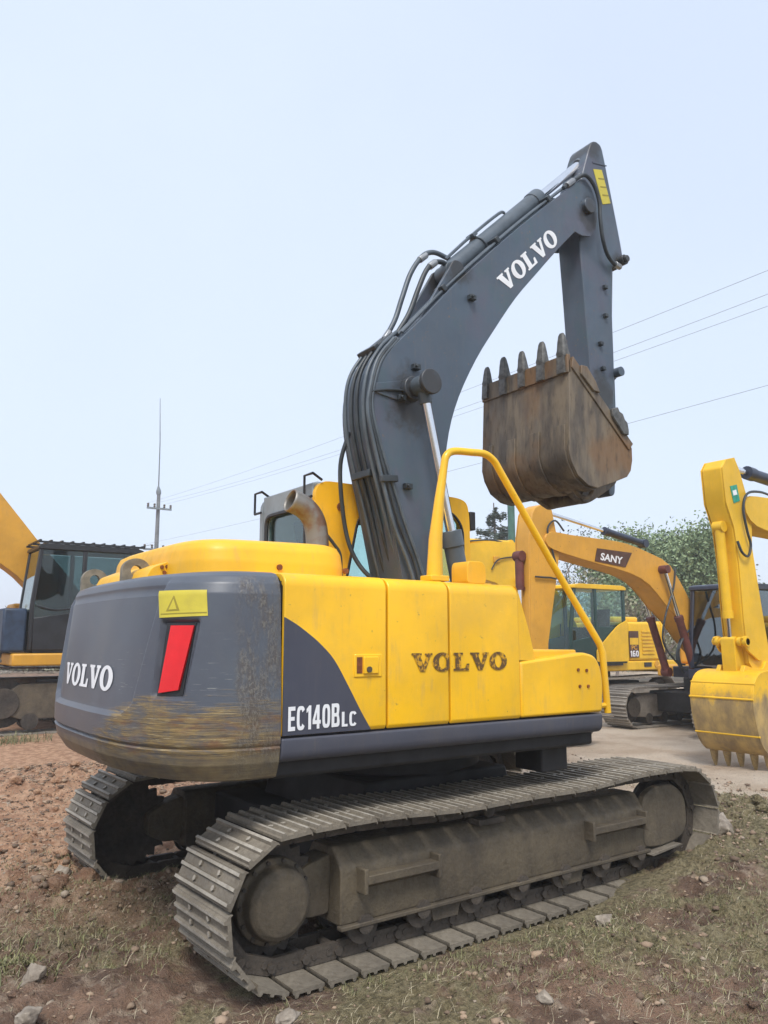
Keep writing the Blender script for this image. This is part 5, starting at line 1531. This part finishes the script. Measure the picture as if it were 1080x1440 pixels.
def bare_tree(name, loc, h, label, nl=500, group=None, leaf='leafpale', kids=(2,3)):
    t_ = empty(name, loc); tag(t_, label, 'tree', group)
    mb = MB(); tips = []
    grow(mb, Vector((0,0,-.05)), Vector((random.gauss(0,.05),random.gauss(0,.05),1)).normalized(), h*.34, h*.014, 0, [], .5)
    for k in range(5):
        a = k*1.26+random.random()*.6
        grow(mb, Vector((0,0,h*random.uniform(.10,.34))), Vector((math.cos(a)*.55, math.sin(a)*.55, random.uniform(.8,1.3))).normalized(), h*.26, h*.0075, 3, tips, .55, kids, 4, .18)
    mb.build('trunk', M['twig'], t_, smooth=60, recalc=False)
    T = np.array([tuple(p) for p in tips])
    C_ = T[RNG.integers(0,len(T),nl)] + RNG.normal(size=(nl,3))*h*.035
    o = bpy.data.objects.new('crown', quads_mesh('crown', C_, .07, M[leaf])); COL.objects.link(o); o.parent = t_
def conifer(name, loc, h, label, group=None, dens=1.0):
    t_ = empty(name, loc); tag(t_, label, 'tree', group)
    mb = MB(); mb.tube([(0,0,-.1),(.04,0,h*.6),(0,.03,h)], [h*.020,h*.011,h*.003], 8)
    pts = []
    z = h*.22
    while z < h*.97:
        rad = (h-z)*.50*random.uniform(.6,1.2)+.15
        nb = random.randint(2,3); ph = random.uniform(0,6.28)
        for k in range(nb):
            a = ph+k*2*math.pi/nb+random.uniform(-.5,.5)
            L = rad*random.uniform(.7,1.15); dz = -.05*L
            e = Vector((math.cos(a)*L, math.sin(a)*L, z+dz+random.uniform(-.22,.22)))
            m_ = Vector((math.cos(a)*L*.5, math.sin(a)*L*.5, z+.05*L))
            mb.tube([(0,0,z), m_, e], [.022,.015,.006], 4, cap=False)
            n = int(240*L*dens)
            for i in range(n):
                u = random.uniform(.25,1.05)
                p = (Vector((0,0,z))*(1-u)**2 + m_*2*u*(1-u) + e*u*u) if u < 1 else e
                w_ = .26*L*(1.15-u)
                pts.append((p.x+random.gauss(0,w_*.7), p.y+random.gauss(0,w_*.7), p.z+random.gauss(0,.07)-.05))
        z += h*random.uniform(.020,.042)
    mb.build('trunk', M['bark'], t_, smooth=60, recalc=False)
    o = bpy.data.objects.new('crown', quads_mesh('crown', np.array(pts), .085, M['needle'], flat=.75, aspect=.4)); COL.objects.link(o); o.parent = t_

leafy_tree('broadleaf_tree', (23.6,15.0,0), 6.9, 3.2, 'full green broadleaf tree rising behind the tan excavator boom', M['leaf'], 110000, .075)
leafy_tree('broadleaf_tree', (27.5,15.2,0), 4.7, 2.3, 'smaller green broadleaf tree beside the yellow arm at the right', M['leaf'], 50000, .075)
leafy_tree('broadleaf_tree', (30.5,11.0,0), 4.8, 2.2, 'pale broadleaf tree at the far right edge behind the lemon yellow arm', M['leafpale'], 6000, .09)
conifer('cedar_tree', (20.3,20.9,0), 7.6, 'dark tiered cedar tree left of the green post')
conifer('cedar_tree', (21.9,21.2,0), 5.9, 'shorter dark cedar tree right behind the green post')
bare_tree('bare_tree', (26.8,22.2,0), 8.4, 'tall thin bare tree above the tan excavator arm', 2200, leaf='needle', kids=(2,3))
spots = [(17.6,14.6,4.6,'bare grey tree standing behind the green cab'),(19.4,13.9,4.9,'bare tree right of the green cab roof'),(20.9,13.2,4.4,'leafless tree behind the louvred yellow flank'),
         (22.6,13.0,4.2,'leafless tree under the green broadleaf crown'),(18.2,16.6,5.2,'thin bare tree behind the raised tan arm'),(24.6,12.4,4.0,'bare shrubby tree behind the dark blue cab'),
         (27.0,12.0,4.3,'bare shrubby tree at the right behind the yellow arm'),(16.2,17.8,4.6,'bare tree left of the tan arm behind the yellow boom'),(29.5,14.0,5.0,'tall bare tree at the right edge of the yard'),
         (14.0,20.0,4.8,'bare tree behind the main excavator front window'),(6.0,23.5,5.0,'bare tree seen through the black cab window')]
for (x, y, h, lab) in spots:
    bare_tree('bare_tree', (x, y, 0), h, lab, 900, 'leafless trees at the edge of the yard', kids=(3,4))
# far scrub along the yard's edge: one mass nobody could count
pts = []
for k in range(900):
    u = random.random(); x = -14+u*62; y = 41-.62*max(0,x-4)+random.uniform(-2.5,4)
    h = random.uniform(1.2,3.4)*(.6+.8*float(vnoise(np.array([x*.35]),np.array([3.3]),5)[0]))
    n = 55
    q = RNG.normal(size=(n,3))*np.array([.8,.8,h*.30])+np.array([x,y,h*.5]); pts.append(q)
P_ = np.concatenate(pts); P_ = P_[P_[:,2] > -.1]
o = bpy.data.objects.new('undergrowth', quads_mesh('undergrowth', P_, .17, M['leafpale'])); COL.objects.link(o)
tag(o, 'hazy mass of pale scrub along the far edge of the yard', 'undergrowth', kind='stuff')

# ------------------------------------------------------------------ clods, stones, straw and grass on the ground
M['clod'] = None
t = NT('dry_clod', .95)
inf = t.geo.outputs['Random Per Island']
sx = t.sep(t.geo.outputs['Position'])
c_ = t.mix(t.ramp(inf, .1,.9), (0.13,0.090,0.062), (0.34,0.245,0.17))
c_ = t.mix(t.ramp(t.math('FRACT', t.math('MULTIPLY', inf, 7.3)), .90,.98), c_, (0.31,0.25,0.19))
t.color(c_); t.bump(t.noise(60.,4), .5, .01)
M['clod'] = t.m
def rock_base(seed, sub=1):
    bm = bmesh.new(); bmesh.ops.create_icosphere(bm, subdivisions=sub, radius=1.0)
    rr = random.Random(seed)
    for v in bm.verts:
        v.co = v.co*(1+rr.uniform(-.42,.30)); v.co.z *= .75
    V = np.array([tuple(v.co) for v in bm.verts]); F = np.array([[v.index for v in f.verts] for f in bm.faces]); bm.free()
    return V, F
bases = [rock_base(i, 1) for i in range(6)]; tiny = [rock_base(20+i, 0) for i in range(5)]
def scatter_pts(n, fn):
    """n points on the ground near the machine accepted with probability fn(x,y)"""
    out = []; tot = 0
    while tot < n:
        x = RNG.uniform(-4.6,5.5,4000); y = RNG.uniform(-4.2,6.0,4000)
        k = RNG.uniform(0,1,4000) < fn(x,y)
        p = np.stack([x[k],y[k]],1); out.append(p); tot += len(p)
    return np.concatenate(out)[:n]
def not_under(x, y):
    a = (np.abs(np.abs(y)-.995) < .34) & (np.abs(x) < 1.9)
    return ~a
def clod_density(x, y):
    d = np.zeros_like(x)
    for (mx,my,s,a) in MOUNDS: d += a*6*np.exp(-((x-mx)**2+(y-my)**2)/(2*(s*1.3)**2))
    d += .10 + .5*np.clip(fbm(x,y,.9,3,77)-.45,0,1)*2
    return np.clip(d,0,1)*not_under(x,y)
pp = scatter_pts(34000, clod_density)
V_ = []; F_ = []; off = 0
gz = gheight(pp[:,0],pp[:,1])
for i in range(len(pp)):
    s = float(np.clip(RNG.lognormal(-5.05,.60), .003, .042))
    B, F = bases[i % 6] if s > .022 else tiny[i % 5]
    a = RNG.uniform(0,6.28); ca, sa = math.cos(a), math.sin(a)
    Q = B*s*np.array([RNG.uniform(.8,1.4),RNG.uniform(.7,1.2),RNG.uniform(.6,1.0)])
    Q = np.stack([Q[:,0]*ca-Q[:,1]*sa, Q[:,0]*sa+Q[:,1]*ca, Q[:,2]],1)+np.array([pp[i,0],pp[i,1],gz[i]+s*.22])
    V_.append(Q); F_.append(F+off); off += len(B)
def tri_obj(name, V, F, mat):
    me = bpy.data.meshes.new(name)
    me.vertices.add(len(V)); me.vertices.foreach_set('co', V.ravel().astype(np.float32))
    me.loops.add(F.size); me.loops.foreach_set('vertex_index', F.ravel().astype(np.int32))
    me.polygons.add(len(F)); me.polygons.foreach_set('loop_start', np.arange(0,F.size,F.shape[1],dtype=np.int32))
    me.update(calc_edges=True); me.materials.append(mat)
    o = bpy.data.objects.new(name, me); COL.objects.link(o); return o
o = tri_obj('rubble', np.concatenate(V_), np.concatenate(F_), M['clod'])
tag(o, 'loose clods and crumbs of dry earth around the tracks', 'rubble', kind='stuff')
# bigger lumps of churned soil on the heaps
lumps = []
for i in range(6):
    B, F = rock_base(300+i, 3)
    rr = random.Random(i)
    off_ = np.array([rr.uniform(0,50) for _ in range(3)])
    nn = fbm(B[:,0]+off_[0]+B[:,2]*.7, B[:,1]+off_[1]-B[:,2]*.6, 1.3, 4, 9+i)
    B = B/np.linalg.norm(B,axis=1)[:,None]*(.45+1.1*nn)[:,None]*(1+.10*RNG.normal(size=(len(B),1)))
    lumps.append((B, F))
V_ = []; F_ = []; off = 0
wts = np.array([m[3]*m[2] for m in MOUNDS]); wts /= wts.sum()
for i in range(420):
    mx, my, ms, ma = MOUNDS[RNG.choice(len(MOUNDS), p=wts)]
    x = RNG.normal(mx, ms*1.0); y = RNG.normal(my, ms*1.0)
    if not not_under(np.array([x]), np.array([y]))[0]: continue
    B, F = lumps[i % 6]; s = float(np.clip(RNG.lognormal(-3.75,.45), .012, .065))
    a = RNG.uniform(0,6.28); ca, sa = math.cos(a), math.sin(a)
    Q = B*s*np.array([RNG.uniform(.9,1.5),RNG.uniform(.8,1.2),RNG.uniform(.6,.95)])
    Q = np.stack([Q[:,0]*ca-Q[:,1]*sa, Q[:,0]*sa+Q[:,1]*ca, Q[:,2]],1)+np.array([x,y,float(gheight(np.array([x]),np.array([y]))[0])+s*.15])
    V_.append(Q); F_.append(F+off); off += len(B)
o = tri_obj('dirt', np.concatenate(V_), np.concatenate(F_), gme.materials[0])
tag(o, 'churned lumps of brown soil heaped at the ends of the tracks', 'dirt', kind='stuff')
def blades(name, pts, hmin, hmax, lean, width, mat, lay=False):
    n = len(pts); z = gheight(pts[:,0],pts[:,1])
    h = RNG.uniform(hmin,hmax,n); a = RNG.uniform(0,6.283,n); l = RNG.uniform(.3,1,n)*lean
    base = np.stack([pts[:,0],pts[:,1],z-.004],1)
    dirv = np.stack([np.cos(a)*np.sin(l),np.sin(a)*np.sin(l),np.cos(l)],1)
    side = np.stack([-np.sin(a),np.cos(a),np.zeros(n)],1)*width*RNG.uniform(.6,1.4,n)[:,None]
    if lay: side = side + np.array([0,0,1])*width*.5
    mid = base+dirv*h[:,None]*.55
    tipv = base+dirv*h[:,None]+np.stack([np.cos(a),np.sin(a),-np.ones(n)*.35],1)*h[:,None]*.22
    if lay: tipv[:,2] = np.maximum(tipv[:,2], z+.004)
    V = np.stack([base-side,base+side,mid+side*.8,mid-side*.8,tipv],1).reshape(-1,3)
    i = np.arange(n)[:,None]*5
    F = np.concatenate([i+np.array([[0,1,2]]),i+np.array([[0,2,3]]),i+np.array([[3,2,4]])],0)
    return tri_obj(name, V, F, mat)
def turf_density(x, y):
    f = np.clip((fbm(x,y,.8,4,55)-.48)*8,0,1)
    near = np.clip((1.6-y)/1.4,0,1)
    return np.clip(f*near,0,1)*not_under(x,y)
M['grassgreen'] = leaf_mat('short_grass', (0.085,0.092,0.034), (0.25,0.235,0.105))
M['straw'] = leaf_mat('straw', (0.20,0.165,0.095), (0.46,0.40,0.27))
def tuft(pts, k, s):
    return np.repeat(pts,k,0)+RNG.normal(size=(len(pts)*k,2))*s
o = blades('grass', tuft(scatter_pts(6500,turf_density),11,.030), .010, .048, 1.1, .0016, M['grassgreen'])
tag(o, 'sparse short green grass over the foreground earth', 'grass', kind='stuff')
o = blades('dry_grass', scatter_pts(52000,lambda x,y: np.clip(.10+.5*np.clip((1.5-y)/1.5,0,1)*fbm(x,y,1.7,3,91)+turf_density(x,y)*.4,0,1)*not_under(x,y)), .012, .075, 1.62, .0011, M['straw'], True)
tag(o, 'scattered bits of dry straw lying on the ground', 'straw', kind='stuff')
for (cx_, cy_, n, s, hm, lab) in ((-1.0,9.35,60,.35,.22,'grey green weed clump below the big ochre excavator track'),(-2.9,-.2,160,.30,.09,'low green weed tuft at the left edge near the rear of the near track'),(-.75,.55,40,.2,.14,'weed tuft growing between the two tracks')):
    p = np.stack([RNG.normal(cx_,s,n*8),RNG.normal(cy_,s*.5,n*8)],1)
    o = blades('weed_clump', p, hm*.4, hm, .9, .004, M['grassgreen']); tag(o, lab, 'weed', kind='stuff')
# larger single stones
def refine(V, F, n, seed):
    """subdivide a lump and roughen it"""
    bm = bmesh.new(); vs = [bm.verts.new(tuple(v)) for v in V]
    for f in F: bm.faces.new([vs[i] for i in f])
    rr = random.Random(seed)
    for k in range(n):
        bmesh.ops.subdivide_edges(bm, edges=bm.edges[:], cuts=1, use_grid_fill=True)
        if k < 2: bmesh.ops.smooth_vert(bm, verts=bm.verts[:], factor=.30)
        for v in bm.verts: v.co += Vector((rr.gauss(0,1),rr.gauss(0,1),rr.gauss(0,1)))*.035/(1.6**k)
    bmesh.ops.triangulate(bm, faces=bm.faces[:]); bm.verts.index_update()
    V2 = np.array([tuple(v.co) for v in bm.verts]); F2 = np.array([[v.index for v in f.verts] for f in bm.faces]); bm.free()
    return V2, F2
t = NT('pale_stone', .85)
t.color(t.mix(t.ramp(t.noise(9.,5), .35,.65), (0.20,0.165,0.13), (0.36,0.31,0.25))); t.bump(t.noise(30.,5), .5, .02)
M['stone'] = t.m
stones = [(-2.50,-.52,.060,'upright pale stone at the lower left corner'),(.43,-1.50,.055,'pale stone beside the middle of the near track'),(2.42,-.98,.13,'biggest pale stone against the front of the near track'),
          (-.62,-2.05,.040,'small pale stone in the foreground below the near track'),(-1.72,-1.62,.050,'pale stone by the rear end of the near track'),(3.05,-1.55,.075,'flat stone on the mound at the right'),
          (-2.05,.95,.055,'square brown stone behind the far track'),(1.35,-2.05,.040,'little grey stone in the right foreground'),(-2.62,-.95,.075,'broad stone at the bottom left edge')]
for i, (x, y, s, lab) in enumerate(stones):
    V, F = rock_base(50+i, 1)
    V, F = refine(V, F, 3, i)
    V = V*s*np.array([1.25,.85,1.0])
    o = tri_obj('stone', V, F, M['stone']); o.location = (x, y, float(gheight(np.array([x]),np.array([y]))[0])+s*.35); o.rotation_euler = (random.uniform(-.3,.3),random.uniform(-.3,.3),random.uniform(0,6))
    tag(o, lab, 'stone', 'larger stones lying in the yard')
# ------------------------------------------------------------------ haze over the yard
mb = MB(); mb.box(-450, 450, -450, 450, -1.5, 15.0)
hzo = mb.build('haze', None, None, smooth=0)
hm = bpy.data.materials.new('haze_air'); hm.use_nodes = True
hn = hm.node_tree.nodes; hn.clear()
ho = hn.new('ShaderNodeOutputMaterial'); hv = hn.new('ShaderNodeVolumePrincipled')
hv.inputs['Density'].default_value = 0.0022
hv.inputs['Color'].default_value = (0.93,0.96,1.0,1)
hv.inputs['Anisotropy'].default_value = 0.2
hm.node_tree.links.new(hv.outputs[0], ho.inputs['Volume'])
hzo.data.materials.append(hm)
tag(hzo, 'thin pale haze hanging over the whole yard', 'haze', kind='stuff')
scene.cycles.volume_bounces = 1
